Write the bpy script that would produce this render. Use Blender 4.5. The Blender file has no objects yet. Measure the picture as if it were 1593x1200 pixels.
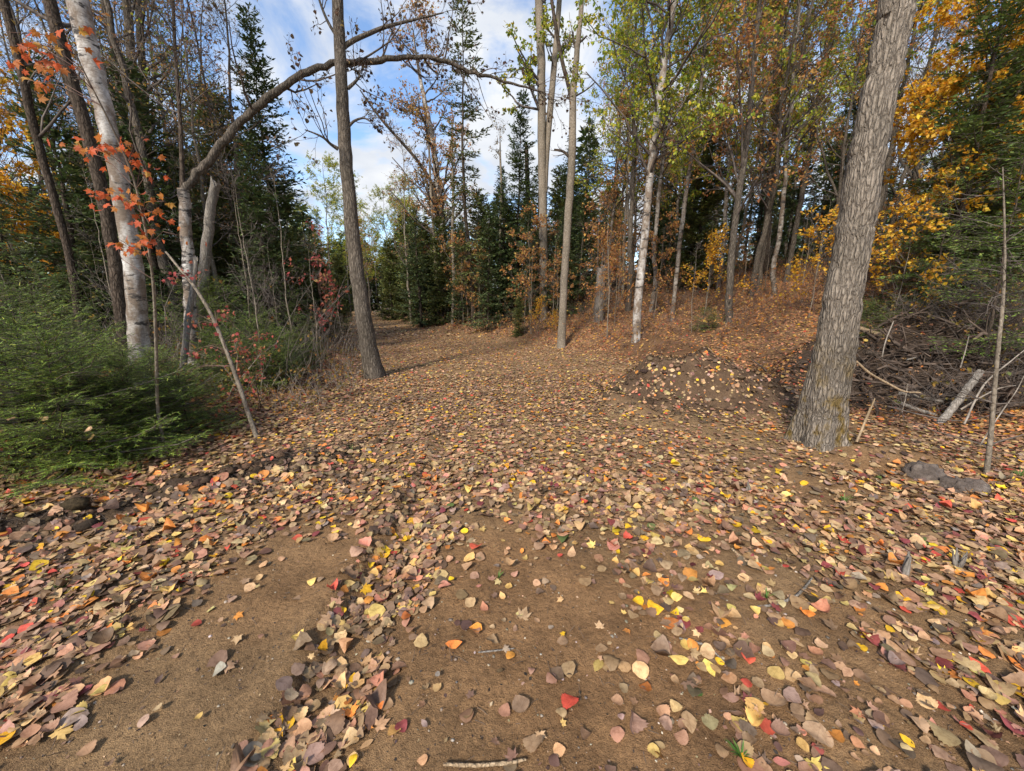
import bpy, math
import numpy as np

scene = bpy.context.scene
C = scene.collection
PI = math.pi

# ------------------------------------------------------------------ camera
PITCH = math.radians(12.2)
CAM_Z = 1.5
FPX, CX, CY = 600.0, 796.5, 600.0          # focal length and centre in photo pixels
cam_d = bpy.data.cameras.new('camera')
cam_d.sensor_width = 36.0
cam_d.lens = 36.0 * FPX / 1593.0
cam_d.clip_start = 0.05
cam_d.clip_end = 1000.0
cam = bpy.data.objects.new('camera', cam_d)
C.objects.link(cam)
cam.location = (0, 0, CAM_Z)
cam.rotation_euler = (PI / 2 - PITCH, 0, 0)
scene.camera = cam

# ------------------------------------------------------------------ sky, sun, exposure
SUN_ELEV, SUN_AZ = math.radians(39), math.radians(207)    # azimuth clockwise from +Y: behind the camera, to its left
world = bpy.data.worlds.new('World')
scene.world = world
world.use_nodes = True
wn, wl = world.node_tree.nodes, world.node_tree.links
wn.clear()
w_out = wn.new('ShaderNodeOutputWorld')
w_bg = wn.new('ShaderNodeBackground')
w_sky = wn.new('ShaderNodeTexSky')
w_sky.sky_type = 'NISHITA'
w_sky.sun_disc = False
w_sky.sun_elevation = SUN_ELEV
w_sky.sun_rotation = SUN_AZ
w_sky.air_density = 1.0
w_sky.dust_density = 0.1
w_sky.ozone_density = 3.0
w_bg.inputs['Strength'].default_value = 0.15
tc = wn.new('ShaderNodeTexCoord')
sep = wn.new('ShaderNodeSeparateXYZ')
wl.new(tc.outputs['Generated'], sep.inputs[0])
zmax = wn.new('ShaderNodeMath'); zmax.operation = 'MAXIMUM'; zmax.inputs[1].default_value = 0.0
wl.new(sep.outputs['Z'], zmax.inputs[0])
zadd = wn.new('ShaderNodeMath'); zadd.operation = 'ADD'; zadd.inputs[1].default_value = 0.22
wl.new(zmax.outputs[0], zadd.inputs[0])
dx = wn.new('ShaderNodeMath'); dx.operation = 'DIVIDE'
dy = wn.new('ShaderNodeMath'); dy.operation = 'DIVIDE'
wl.new(sep.outputs['X'], dx.inputs[0]); wl.new(zadd.outputs[0], dx.inputs[1])
wl.new(sep.outputs['Y'], dy.inputs[0]); wl.new(zadd.outputs[0], dy.inputs[1])
comb = wn.new('ShaderNodeCombineXYZ')
wl.new(dx.outputs[0], comb.inputs[0]); wl.new(dy.outputs[0], comb.inputs[1])
comb.inputs[2].default_value = 21.9
cl = wn.new('ShaderNodeTexNoise')                          # clouds
cl.inputs['Scale'].default_value = 1.9
cl.inputs['Detail'].default_value = 9.0
cl.inputs['Roughness'].default_value = 0.60
cl.inputs['Distortion'].default_value = 0.35
wl.new(comb.outputs[0], cl.inputs['Vector'])
ramp = wn.new('ShaderNodeValToRGB')
ramp.color_ramp.elements[0].position = 0.43
ramp.color_ramp.elements[0].color = (0, 0, 0, 1)
ramp.color_ramp.elements[1].position = 0.58
ramp.color_ramp.elements[1].color = (1, 1, 1, 1)
wl.new(cl.outputs['Fac'], ramp.inputs[0])
cl2 = wn.new('ShaderNodeTexNoise')
cl2.inputs['Scale'].default_value = 2.6
cl2.inputs['Detail'].default_value = 6.0
wl.new(comb.outputs[0], cl2.inputs['Vector'])
ramp2 = wn.new('ShaderNodeValToRGB')
ramp2.color_ramp.elements[0].position = 0.3
ramp2.color_ramp.elements[0].color = (2.3, 2.55, 3.0, 1)
ramp2.color_ramp.elements[1].position = 0.58
ramp2.color_ramp.elements[1].color = (3.5, 3.6, 3.75, 1)
wl.new(cl2.outputs['Fac'], ramp2.inputs[0])
wmix = wn.new('ShaderNodeMixRGB')
wl.new(ramp.outputs[0], wmix.inputs[0])
wl.new(w_sky.outputs[0], wmix.inputs[1])
wl.new(ramp2.outputs[0], wmix.inputs[2])
wl.new(wmix.outputs[0], w_bg.inputs['Color'])
wl.new(w_bg.outputs[0], w_out.inputs['Surface'])

sun_d = bpy.data.lights.new('sun', 'SUN')
sun_d.energy = 3.5
sun_d.angle = math.radians(9)
sun_d.color = (1.0, 0.93, 0.82)
sun = bpy.data.objects.new('sun', sun_d)
C.objects.link(sun)
# the lamp shines along its local -Z, from the sky's sun direction
sun.rotation_euler = (PI / 2 - SUN_ELEV, 0, PI - SUN_AZ)
scene.view_settings.view_transform = 'Standard'
scene.view_settings.look = 'None'
scene.view_settings.exposure = 0.86
scene.view_settings.gamma = 1.0
scene.view_settings.use_curve_mapping = False
scene.cycles.max_bounces = 6
scene.cycles.diffuse_bounces = 4
scene.cycles.transmission_bounces = 3
scene.cycles.use_denoising = True
scene.cycles.use_adaptive_sampling = True
scene.cycles.adaptive_threshold = 0.02

# ------------------------------------------------------------------ numeric helpers
def RNG(seed):
    return np.random.default_rng(seed)

def _h2(ix, iy, s):
    n = (ix.astype(np.int64) * 374761393 + iy.astype(np.int64) * 668265263 + s * 982451653) & 0xFFFFFFFF
    n = ((n ^ (n >> 13)) * 1274126177) & 0xFFFFFFFF
    return ((n ^ (n >> 16)) & 0xFFFF) / 65535.0

def vn2(x, y, s=0):
    ix, iy = np.floor(x), np.floor(y)
    fx, fy = x - ix, y - iy
    fx, fy = fx * fx * (3 - 2 * fx), fy * fy * (3 - 2 * fy)
    a, b = _h2(ix, iy, s), _h2(ix + 1, iy, s)
    c, d = _h2(ix, iy + 1, s), _h2(ix + 1, iy + 1, s)
    return (a + (b - a) * fx) * (1 - fy) + (c + (d - c) * fx) * fy

def vn3(x, y, z, s=0):
    iz = np.floor(z); fz = z - iz; fz = fz * fz * (3 - 2 * fz)
    def layer(k):
        kx, ky = np.asarray(k) * 37.17, np.asarray(k) * -53.71
        return vn2(x + np.floor(kx), y + np.floor(ky), s)
    return layer(iz) * (1 - fz) + layer(iz + 1) * fz

def fbm(x, y, octv=4, s=0, gain=0.5):
    t, amp, tot = 0.0, 1.0, 0.0
    for o in range(octv):
        t = t + amp * (vn2(x * 2 ** o + 17.3 * o, y * 2 ** o - 9.1 * o, s + o) - 0.5)
        tot += amp
        amp *= gain
    return t / tot * 2

def sstep(a, b, x):
    t = np.clip((x - a) / (b - a), 0, 1)
    return t * t * (3 - 2 * t)

def nrm(v):
    return v / np.maximum(np.linalg.norm(v, axis=-1, keepdims=True), 1e-9)

def lin(*c):
    c = np.array(c, float) / 255.0
    return tuple(np.where(c <= 0.04045, c / 12.92, ((c + 0.055) / 1.055) ** 2.4))

# ------------------------------------------------------------------ terrain
RIGHT_Y = [-5, 0, 3, 4, 6, 8, 10, 13, 18, 21, 31, 45, 70]
RIGHT_X = [6.5, 6.2, 5.6, 5.1, 4.2, 3.2, 2.4, 1.1, -1.6, -3.6, -8.5, -14, -22]
LEFT_Y = [-5, 0, 2.2, 3, 4.3, 6, 8, 11, 14, 18.6, 25, 43, 70]
LEFT_X = [-6.0, -5.4, -4.9, -4.1, -3.0, -2.9, -3.1, -4.2, -5.8, -8.9, -12.5, -18.5, -27]

def edge_r(y): return np.interp(y, RIGHT_Y, RIGHT_X)
def edge_l(y): return np.interp(y, LEFT_Y, LEFT_X)

def hgt(x, y):
    x = np.asarray(x, float); y = np.asarray(y, float)
    d = x - edge_r(y)
    dn = d + 0.5 * fbm(x * 0.35, y * 0.35, 2, 5)
    far = sstep(5.0, 11.0, y)
    bank = 0.30 * sstep(-0.5, 1.4, dn)
    hill = (0.17 + 0.06 * far) * np.maximum(0, dn - 0.6)
    hill = 7.5 * (1 - np.exp(-hill / 7.5)) 
    z = far * bank + hill * (0.35 + 0.65 * far)
    e = edge_l(y) - x
    z = z + 0.16 * sstep(0.0, 0.9, e) * (0.6 + fbm(x * 0.8, y * 0.8, 2, 11)) + 0.01 * np.clip(e, 0, 60)
    z = z + 0.55 * sstep(34, 48, y) * sstep(60, 42, y)                          # crest where the track ends
    # spoil mound left of the big tree
    mx, my = x - 2.95, y - 6.2
    r = np.sqrt((mx / 1.75) ** 2 + (my / 1.35) ** 2)
    r = r + 0.22 * fbm(x * 1.1 + 3, y * 1.1, 3, 21)
    z = z + 0.62 * sstep(1.05, 0.12, r) + sstep(1.2, 0.5, r) * (0.24 * fbm(x * 2.2, y * 2.2, 3, 22) + 0.12 * fbm(x * 6.0, y * 6.0, 3, 23))
    # heaped bank under the brush pile
    bx, by = x - 7.9, y - 6.9
    rb = np.sqrt((bx / 2.9) ** 2 + (by / 1.5) ** 2) + 0.25 * fbm(x * 1.0, y * 1.0, 3, 31)
    z = z + 0.85 * sstep(1.1, 0.25, rb) + sstep(1.2, 0.6, rb) * (0.22 * fbm(x * 2.4, y * 2.4, 3, 32) + 0.07 * fbm(x * 8, y * 8, 3, 33))
    # loose soil scraped up along the left of the track
    t = ((x + 3.4) * 1.5 + (y - 2.15) * 1.35) / (1.5 ** 2 + 1.35 ** 2)
    dperp = ((x + 3.4) * 1.35 - (y - 2.15) * 1.5) / 2.02
    z = z + 0.13 * np.exp(-(dperp / 0.22) ** 2) * sstep(-0.7, 0.0, t) * sstep(1.5, 1.0, t) * (0.75 + 1.2 * fbm(x * 2.5, y * 2.5, 3, 41))
    # small heap of sand at the foot of the big tree, and two clods beside it
    z = z + 0.10 * np.exp(-(((x - 3.65) / 0.42) ** 2 + ((y - 3.62) / 0.25) ** 2))
    z = z + 0.02 * np.exp(-(((x - 4.15) / 0.30) ** 2 + ((y - 3.42) / 0.18) ** 2) ** 1.6) * (1 + fbm(x * 6, y * 6, 2, 43))
    z = z + 0.02 * np.exp(-(((x - 4.62) / 0.32) ** 2 + ((y - 3.18) / 0.16) ** 2) ** 1.6) * (1 + fbm(x * 6, y * 6, 2, 44))
    # track: two shallow ruts with a crisp shoulder left of the camera
    on = sstep(0.6, 0.0, np.maximum(x - edge_r(y), edge_l(y) - x))
    wob = 0.05 * fbm(y * 0.8, x * 0.0 + 3.3, 2, 51) + 0.012 * fbm(y * 5.0, x * 0 + 1.3, 2, 52)
    xc = x - np.interp(y, [0, 5, 8, 10.5, 13, 18, 25, 43], [0, 0, -.2, -.8, -2, -5.5, -9.5, -16])
    s = xc + 0.86 + wob
    z = z + on * (0.036 * np.exp(-((s + 0.06) / 0.11) ** 2) - 0.034 * sstep(-0.02, 0.09, s) * sstep(0.52, 0.18, s)) * sstep(5.5, 2.6, y)
    z = z - on * 0.026 * np.exp(-((xc - 0.75 + wob) / 0.22) ** 2) * sstep(16, 5, y)
    z = z - on * 0.016 * np.exp(-((xc + 1.65 - wob) / 0.3) ** 2)
    z = z + on * 0.010 * np.exp(-((xc + 0.22 + wob) / 0.02) ** 2) * sstep(5, 2, y)
    off = 1 - on
    z = z + (0.05 + 0.10 * off) * fbm(x * 0.45, y * 0.45, 3, 61)
    z = z + (0.016 + 0.03 * off) * fbm(x * 2.2, y * 2.2, 3, 62)
    z = z + 0.010 * fbm(x * 11, y * 11, 3, 63)
    return z

def ray(px, py):
    u, v = (px - CX) / FPX, (CY - py) / FPX
    cp, sp = math.cos(PITCH), math.sin(PITCH)
    return np.array([u, cp + v * sp, -sp + v * cp])

def at(px, py, Y):
    """the point of the view ray through a photo pixel that lies Y metres ahead of the camera"""
    r = ray(px, py)
    return np.array([0, 0, CAM_Z]) + r * (Y / r[1])

def gp(px, py):
    """where the view ray through a photo pixel meets the ground"""
    r = ray(px, py)
    t = np.concatenate([np.linspace(0.8, 20, 1500), np.linspace(20, 90, 1200)])
    p = np.array([0, 0, CAM_Z])[None] + r[None] * t[:, None]
    below = p[:, 2] < hgt(p[:, 0], p[:, 1])
    k = int(np.argmax(below)) if below.any() else len(t) - 1
    q = p[k].copy()
    q[2] = float(hgt(q[0], q[1]))
    return q

# ------------------------------------------------------------------ mesh helpers
class Geo:
    def __init__(self):
        self.V, self.F, self.K, self.U, self.n = [], [], [], [], 0
    def add(self, V, F, col=None, luv=None):
        V = np.asarray(V, np.float32).reshape(-1, 3)
        if len(V) == 0: return self
        self.V.append(V)
        for f in (F if isinstance(F, (list, tuple)) else [F]):
            self.F.append(np.asarray(f, np.int64) + self.n)
        m = len(V)
        if col is None: col = (0.5, 0.5, 0.5)
        col = np.asarray(col, np.float32)
        self.K.append(np.broadcast_to(col, (m, 3)) if col.ndim == 1 else col)
        self.U.append(np.zeros((m, 2), np.float32) if luv is None else np.asarray(luv, np.float32))
        self.n += m
        return self
    def mesh(self, name, origin=(0, 0, 0), smooth=True):
        V = np.concatenate(self.V) - np.asarray(origin, np.float32)
        K = np.concatenate(self.K); U = np.concatenate(self.U)
        me = bpy.data.meshes.new(name)
        me.vertices.add(len(V)); me.vertices.foreach_set('co', V.astype(np.float32).ravel())
        loops = np.concatenate([f.ravel() for f in self.F]).astype(np.int32)
        tot = np.concatenate([np.full(len(f), f.shape[1], np.int32) for f in self.F])
        st = np.concatenate([[0], np.cumsum(tot)[:-1]]).astype(np.int32)
        me.loops.add(len(loops)); me.loops.foreach_set('vertex_index', loops)
        me.polygons.add(len(tot))
        me.polygons.foreach_set('loop_start', st)
        me.polygons.foreach_set('loop_total', tot)
        me.polygons.foreach_set('use_smooth', np.full(len(tot), smooth))
        a = me.attributes.new('col', 'FLOAT_COLOR', 'POINT')
        a.data.foreach_set('color', np.concatenate([K, np.ones((len(K), 1), np.float32)], 1).astype(np.float32).ravel())
        b = me.attributes.new('luv', 'FLOAT2', 'POINT')
        b.data.foreach_set('vector', U.astype(np.float32).ravel())
        me.update(calc_edges=True)
        return me

def tubes(paths, radii, k=5):
    """round tapering limbs along many paths at once: paths (N,n,3), radii (N,n)"""
    paths = np.asarray(paths, float); radii = np.asarray(radii, float)
    if paths.ndim == 2: paths, radii = paths[None], radii[None]
    N, n, _ = paths.shape
    T = nrm(np.gradient(paths, axis=1))
    mean = nrm(paths[:, -1] - paths[:, 0])
    ref = np.where(np.abs(mean[:, 2:3]) > 0.8, np.array([[1.0, 0.13, 0]]), np.array([[0, 0, 1.0]]))[:, None, :]
    A = nrm(np.cross(T, ref)); B = np.cross(T, A)
    th = np.linspace(0, 2 * PI, k, endpoint=False)
    ring = A[:, :, None, :] * np.cos(th)[None, None, :, None] + B[:, :, None, :] * np.sin(th)[None, None, :, None]
    V = paths[:, :, None, :] + ring * radii[:, :, None, None]
    idx = np.arange(N * n * k).reshape(N, n, k)
    a = idx[:, :-1, :]; b = np.roll(a, -1, axis=2); d = idx[:, 1:, :]; c = np.roll(d, -1, axis=2)
    F = np.stack([a, b, c, d], -1).reshape(-1, 4)
    return V.reshape(-1, 3), F

def sample(paths, idx, t):
    n = paths.shape[1]
    f = np.clip(t, 0, 0.9999) * (n - 1)
    i = f.astype(int); w = (f - i)[:, None]
    p0, p1 = paths[idx, i], paths[idx, i + 1]
    return p0 * (1 - w) + p1 * w, nrm(p1 - p0)

def samp_r(rad, idx, t):
    n = rad.shape[1]
    f = np.clip(t, 0, 0.9999) * (n - 1)
    i = f.astype(int); w = f - i
    return rad[idx, i] * (1 - w) + rad[idx, i + 1] * w

def sprout(rng, paths, rad, nper, t0, t1, ang, sd, length, npts=5, bend=(0, 0, 0.2), wob=0.06, rf=0.5, rmin=0.003, tip=0.3, lsd=0.3, tdecay=0.5):
    """side shoots along given limbs"""
    N = len(paths)
    idx = np.repeat(np.arange(N), nper)
    M = len(idx)
    t = rng.uniform(t0, t1, M)
    pos, tan = sample(paths, idx, t)
    r = rng.normal(size=(M, 3))
    perp = nrm(r - (r * tan).sum(1, keepdims=True) * tan)
    a = rng.normal(ang, sd, M)[:, None]
    d = tan * np.cos(a) + perp * np.sin(a)
    L = length * np.clip(rng.normal(1, lsd, M), 0.35, 1.9) * (1 - tdecay * (t - t0) / max(t1 - t0, 1e-6))
    s = np.linspace(0, 1, npts)
    P = pos[:, None, :] + d[:, None, :] * (L[:, None] * s)[:, :, None] + np.array(bend)[None, None, :] * (L[:, None] * s ** 2)[:, :, None]
    w = rng.normal(size=(M, npts, 3)) * (wob * L)[:, None, None]
    w[:, 0] = 0
    P = P + np.cumsum(w, 1) * 0.6
    r0 = np.maximum(samp_r(rad, idx, t) * rf * np.clip(rng.normal(1, .15, M), .6, 1.4), rmin)
    R = np.maximum(r0[:, None] * (1 - (1 - tip) * s[None]), rmin * 0.7)
    return P, R

# leaf outlines: (u along, v across) and faces
def grid_leaf(rows, prof, ser=0.0):
    u = np.linspace(0, 1, rows + 1)
    w = np.array([prof(x) for x in u])
    w = w * (1 + ser * np.where(np.arange(rows + 1) % 2, 1, -1))
    w[0] = w[-1] = 0.004
    sh = ser * 0.10 * np.where(np.arange(rows + 1) % 2, 1, -1)
    pts = np.stack([np.concatenate([u + sh, u, u + sh]), np.concatenate([-w, 0 * w, w])], 1)
    n = rows + 1
    i = np.arange(rows)
    F = np.concatenate([np.stack([i, n + i, n + i + 1, i + 1], 1), np.stack([n + i, 2 * n + i, 2 * n + i + 1, n + i + 1], 1)])
    return pts, F

ovate = lambda x: 0.47 * (math.sin(PI * min(1, x ** 0.72)) ** 0.85 if 0 < x < 1 else 0)
rounded = lambda x: 0.52 * (math.sin(PI * x ** 0.85) ** 0.7 if 0 < x < 1 else 0)
narrow = lambda x: 0.30 * (math.sin(PI * x ** 0.8) ** 0.9 if 0 < x < 1 else 0)
L_ASPEN = grid_leaf(14, ovate, 0.075)
L_ROUND = grid_leaf(12, rounded, 0.03)
L_NARROW = grid_leaf(10, narrow, 0.04)
L_MID = grid_leaf(4, ovate)
S_ASPEN = grid_leaf(7, ovate, 0.06)
S_ROUND = grid_leaf(6, rounded, 0.02)
S_NARROW = grid_leaf(5, narrow, 0.03)
L_SIX = (np.array([(0, 0), (.28, -.40), (.68, -.36), (1, 0), (.68, .36), (.28, .40)]), np.array([(0, 1, 2), (0, 2, 3), (0, 3, 4), (0, 4, 5)]))
L_DIA = (np.array([(0, 0), (.45, -.36), (1, 0), (.45, .36)]), np.array([(0, 1, 2), (0, 2, 3)]))
L_NEEDLE = (np.array([(0, -.07), (0, .07), (1, 0)]), np.array([(0, 1, 2)]))

def maple_leaf():
    lobes = [(0, 1.0), (22, .62), (30, .66), (38, .50), (52, .92), (64, .62), (74, .58), (88, .40), (104, .70), (122, .42), (150, .36), (180, .10)]
    pr = [(0.34 + 0.60 * r * math.cos(math.radians(a)), 0.60 * r * math.sin(math.radians(a))) for a, r in lobes]
    pl = [(x, -y) for x, y in reversed(pr[1:-1])]
    pts = np.array([(0.34, 0.0)] + pr + pl)
    m = len(pts) - 1
    F = np.array([(0, 1 + i, 1 + (i + 1) % m) for i in range(m)])
    return pts, F
L_MAPLE = maple_leaf()

def put_leaves(G, pos, dirs, nors, size, tmpl, col, cup=0.0, arch=0.0, rng=None, rest=False):
    """many leaves of one outline: pos/dirs/nors (N,3), size (N), col (N,3), cup/arch scalars or (N)"""
    pts, F = tmpl
    N, m = len(pos), len(pts)
    if N == 0: return
    dirs = nrm(dirs); nors = nrm(nors - (nors * dirs).sum(1, keepdims=True) * dirs)
    side = np.cross(nors, dirs)
    u, v = pts[:, 0], pts[:, 1]
    cup = np.broadcast_to(np.asarray(cup, float), (N,)); arch = np.broadcast_to(np.asarray(arch, float), (N,))
    z = cup[:, None] * (v * v)[None] * 2.2 + arch[:, None] * ((u - 0.5) ** 2 - 0.25)[None]
    if rng is not None:
        tw = rng.normal(0, 0.18, N)
        z = z + tw[:, None] * ((u - 0.5) * v)[None] * 1.6
        ph = rng.uniform(0, 6.28, N)
        z = z + 0.035 * np.sin(u[None] * 9 + ph[:, None]) * (np.abs(v) / 0.45)[None]
    if rest: z = z - z.min(1, keepdims=True) * 0.85
    V = pos[:, None, :] + size[:, None, None] * (u[None, :, None] * dirs[:, None] + v[None, :, None] * side[:, None] + z[:, :, None] * nors[:, None])
    FF = (F[None] + (np.arange(N) * m)[:, None, None]).reshape(-1, F.shape[1])
    K = np.repeat(col, m, 0)
    G.add(V.reshape(-1, 3), FF, K, np.tile(pts, (N, 1)))

def pick(rng, pal, n, jit=0.14):
    c = np.array([p[:3] for p in pal], float); w = np.array([p[3] for p in pal], float)
    k = rng.choice(len(pal), n, p=w / w.sum())
    return np.clip(c[k] * (1 + rng.normal(0, jit, (n, 1))) * (1 + rng.normal(0, jit * 0.35, (n, 3))), 0.004, 0.9)

# ------------------------------------------------------------------ scene helpers
def tag(o, label=None, cat=None, group=None, kind=None):
    if label: o['label'] = label
    if cat: o['category'] = cat
    if group: o['group'] = group
    if kind: o['kind'] = kind
    return o

def mobj(name, me, mat=None, parent=None, loc=(0, 0, 0)):
    o = bpy.data.objects.new(name, me)
    C.objects.link(o)
    if mat is not None and len(me.materials) == 0: me.materials.append(mat)
    o.parent = parent
    o.location = loc
    return o

def thing(name, label, cat, loc=(0, 0, 0), group=None):
    e = bpy.data.objects.new(name, None)
    e.empty_display_size = 0.2
    C.objects.link(e)
    e.location = loc
    return tag(e, label, cat, group)

def copy_tree(o, parent=None):
    c = o.copy()
    C.objects.link(c)
    c.parent = parent
    for ch in o.children: copy_tree(ch, c)
    return c

# ------------------------------------------------------------------ materials
def new_mat(name, rough=0.8, spec=0.25):
    m = bpy.data.materials.new(name)
    m.use_nodes = True
    nt = m.node_tree
    b = nt.nodes['Principled BSDF']
    b.inputs['Roughness'].default_value = rough
    b.inputs['Specular IOR Level'].default_value = spec
    return m, nt, nt.nodes, nt.links, b

def N(nodes, typ, **kw):
    n = nodes.new(typ)
    for k, v in kw.items():
        if k in n.inputs.keys(): n.inputs[k].default_value = v
        else: setattr(n, k, v)
    return n

def noise(nodes, links, vec, scale, detail=4, rough=0.55):
    n = nodes.new('ShaderNodeTexNoise')
    n.inputs['Scale'].default_value = scale
    n.inputs['Detail'].default_value = detail
    n.inputs['Roughness'].default_value = rough
    if vec is not None: links.new(vec, n.inputs['Vector'])
    return n.outputs['Fac']

def cramp(nodes, links, fac, stops):
    r = nodes.new('ShaderNodeValToRGB')
    els = r.color_ramp.elements
    while len(els) < len(stops): els.new(0.5)
    for e, (p, c) in zip(els, stops):
        e.position = p
        e.color = (*c, 1) if len(c) == 3 else c
    links.new(fac, r.inputs[0])
    return r.outputs[0]

def mixc(nodes, links, typ, fac, a, b):
    m = nodes.new('ShaderNodeMixRGB'); m.blend_type = typ
    for sock, val in ((m.inputs[0], fac), (m.inputs[1], a), (m.inputs[2], b)):
        if hasattr(val, 'is_linked'): links.new(val, sock)
        elif isinstance(val, (int, float)): sock.default_value = val
        else: sock.default_value = (*val, 1)
    return m.outputs[0]

def math_n(nodes, links, op, a, b=0.0, clamp=False):
    m = nodes.new('ShaderNodeMath'); m.operation = op; m.use_clamp = clamp
    for sock, val in ((m.inputs[0], a), (m.inputs[1], b)):
        if hasattr(val, 'is_linked'): links.new(val, sock)
        else: sock.default_value = val
    return m.outputs[0]

def mapped(nodes, links, scale=(1, 1, 1), coord='Object'):
    t = nodes.new('ShaderNodeTexCoord'); mp = nodes.new('ShaderNodeMapping')
    mp.inputs['Scale'].default_value = scale
    links.new(t.outputs[coord], mp.inputs[0])
    return mp.outputs[0]

def bump(nodes, links, b, height, strength, dist):
    n = nodes.new('ShaderNodeBump')
    n.inputs['Strength'].default_value = strength
    n.inputs['Distance'].default_value = dist
    links.new(height, n.inputs['Height'])
    links.new(n.outputs[0], b.inputs['Normal'])

def attr(nodes, name):
    a = nodes.new('ShaderNodeAttribute'); a.attribute_name = name
    return a

def bark_mat(name, c_dark, c_mid, c_light, vs=(14, 14, 3.2), furrow=0.5, dist=0.02, moss=0.0):
    m, nt, n, l, b = new_mat(name, 0.9, 0.1)
    co = mapped(n, l, vs)
    wv = n.new('ShaderNodeTexNoise'); wv.inputs['Scale'].default_value = 1.3; l.new(co, wv.inputs['Vector'])
    wv.inputs['Detail'].default_value = 3.0
    dv = mixc(n, l, 'ADD', 1.0, co, mixc(n, l, 'MULTIPLY', 1.0, wv.outputs['Color'], (1.0, 1.0, 1.0)))
    v = n.new('ShaderNodeTexVoronoi'); v.feature = 'DISTANCE_TO_EDGE'; v.inputs['Scale'].default_value = 1.0
    l.new(dv, v.inputs['Vector'])
    ridge = cramp(n, l, v.outputs['Distance'], [(0.02, (0.12, 0.12, 0.12)), (0.20, (0.75, 0.75, 0.75)), (0.5, (1, 1, 1))])
    fine = noise(n, l, mapped(n, l, (60, 60, 22)), 1.0, 6, 0.7)
    big = noise(n, l, mapped(n, l, (3, 3, 1.4)), 1.0, 4, 0.6)
    base = cramp(n, l, fine, [(0.25, c_dark), (0.52, c_mid), (0.78, c_light)])
    base = mixc(n, l, 'MULTIPLY', furrow, base, ridge)
    tint = cramp(n, l, big, [(0.3, (0.62, 0.6, 0.56)), (0.7, (1.25, 1.2, 1.15))])
    base = mixc(n, l, 'MULTIPLY', 0.8, base, tint)
    if moss:
        z = n.new('ShaderNodeSeparateXYZ'); tcn = n.new('ShaderNodeTexCoord'); l.new(tcn.outputs['Object'], z.inputs[0])
        low = math_n(n, l, 'SUBTRACT', 1.35, z.outputs['Z'], True)
        ms = noise(n, l, mapped(n, l, (7, 7, 4)), 1.0, 5, 0.65)
        f = math_n(n, l, 'MULTIPLY', cramp(n, l, ms, [(0.50, (0, 0, 0)), (0.62, (1, 1, 1))]), math_n(n, l, 'MULTIPLY', low, moss), True)
        base = mixc(n, l, 'MIX', f, base, (0.16, 0.105, 0.03))
    l.new(base, b.inputs['Base Color'])
    h = math_n(n, l, 'ADD', math_n(n, l, 'MULTIPLY', ridge, 1.0), math_n(n, l, 'MULTIPLY', fine, 0.6))
    bump(n, l, b, h, 0.9, dist)
    return m

M = {}
M['bark_big'] = bark_mat('bark_furrowed', (0.13, 0.108, 0.088), (0.29, 0.245, 0.20), (0.42, 0.365, 0.30), (34, 34, 6.5), 0.45, 0.03, moss=1.0)
M['bark_grey'] = bark_mat('bark_grey', (0.06, 0.05, 0.04), (0.15, 0.125, 0.10), (0.27, 0.235, 0.20), (24, 24, 6), 0.6, 0.012)
M['bark_brown'] = bark_mat('bark_brown', (0.04, 0.03, 0.024), (0.10, 0.076, 0.058), (0.19, 0.15, 0.12), (20, 20, 7), 0.6, 0.012)
M['bark_pole'] = bark_mat('bark_pole', (0.13, 0.11, 0.085), (0.25, 0.21, 0.165), (0.38, 0.33, 0.27), (16, 16, 12), 0.35, 0.006)
M['wood_grey'] = bark_mat('wood_weathered', (0.12, 0.105, 0.09), (0.27, 0.24, 0.21), (0.42, 0.39, 0.35), (40, 40, 3), 0.4, 0.006)
M['wood_pale'] = bark_mat('wood_split', (0.25, 0.17, 0.10), (0.45, 0.33, 0.21), (0.60, 0.48, 0.33), (60, 60, 3), 0.4, 0.006)

def birch_mat(name='bark_birch', dark=0.5, tone=1.0):
    m, nt, n, l, b = new_mat(name, 0.7, 0.2)
    lent = noise(n, l, mapped(n, l, (9, 9, 85)), 1.0, 3, 0.5)
    patch = noise(n, l, mapped(n, l, (5, 5, 3.0)), 1.0, 5, 0.65)
    scar = noise(n, l, mapped(n, l, (4, 4, 11)), 1.0, 4, 0.7)
    fine = noise(n, l, mapped(n, l, (30, 30, 60)), 1.0, 5, 0.7)
    base = cramp(n, l, fine, [(0.3, (0.33, 0.30, 0.27)), (0.6, (0.56, 0.53, 0.49))])
    base = mixc(n, l, 'MULTIPLY', 1.0, base, cramp(n, l, patch, [(0.44, (0.34, 0.27, 0.215)), (0.66, (1, 1, 1))]))
    base = mixc(n, l, 'MIX', cramp(n, l, lent, [(0.60, (0, 0, 0)), (0.69, (0.9, 0.9, 0.9))]), base, (0.13, 0.095, 0.075))
    base = mixc(n, l, 'MIX', cramp(n, l, scar, [(dark + 0.10, (0, 0, 0)), (dark + 0.16, (1, 1, 1))]), base, (0.045, 0.038, 0.033))
    if tone != 1.0: base = mixc(n, l, 'MULTIPLY', 1.0, base, (tone, tone * .96, tone * .9))
    l.new(base, b.inputs['Base Color'])
    bump(n, l, b, math_n(n, l, 'ADD', math_n(n, l, 'MULTIPLY', scar, -0.8), math_n(n, l, 'MULTIPLY', fine, 0.5)), 0.6, 0.012)
    return m
M['birch'] = birch_mat('bark_birch', 0.47)
M['birch_grey'] = birch_mat('bark_birch_grey', 0.44, 0.62)
M['birch_dark'] = birch_mat('bark_birch_scarred', 0.40)

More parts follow.
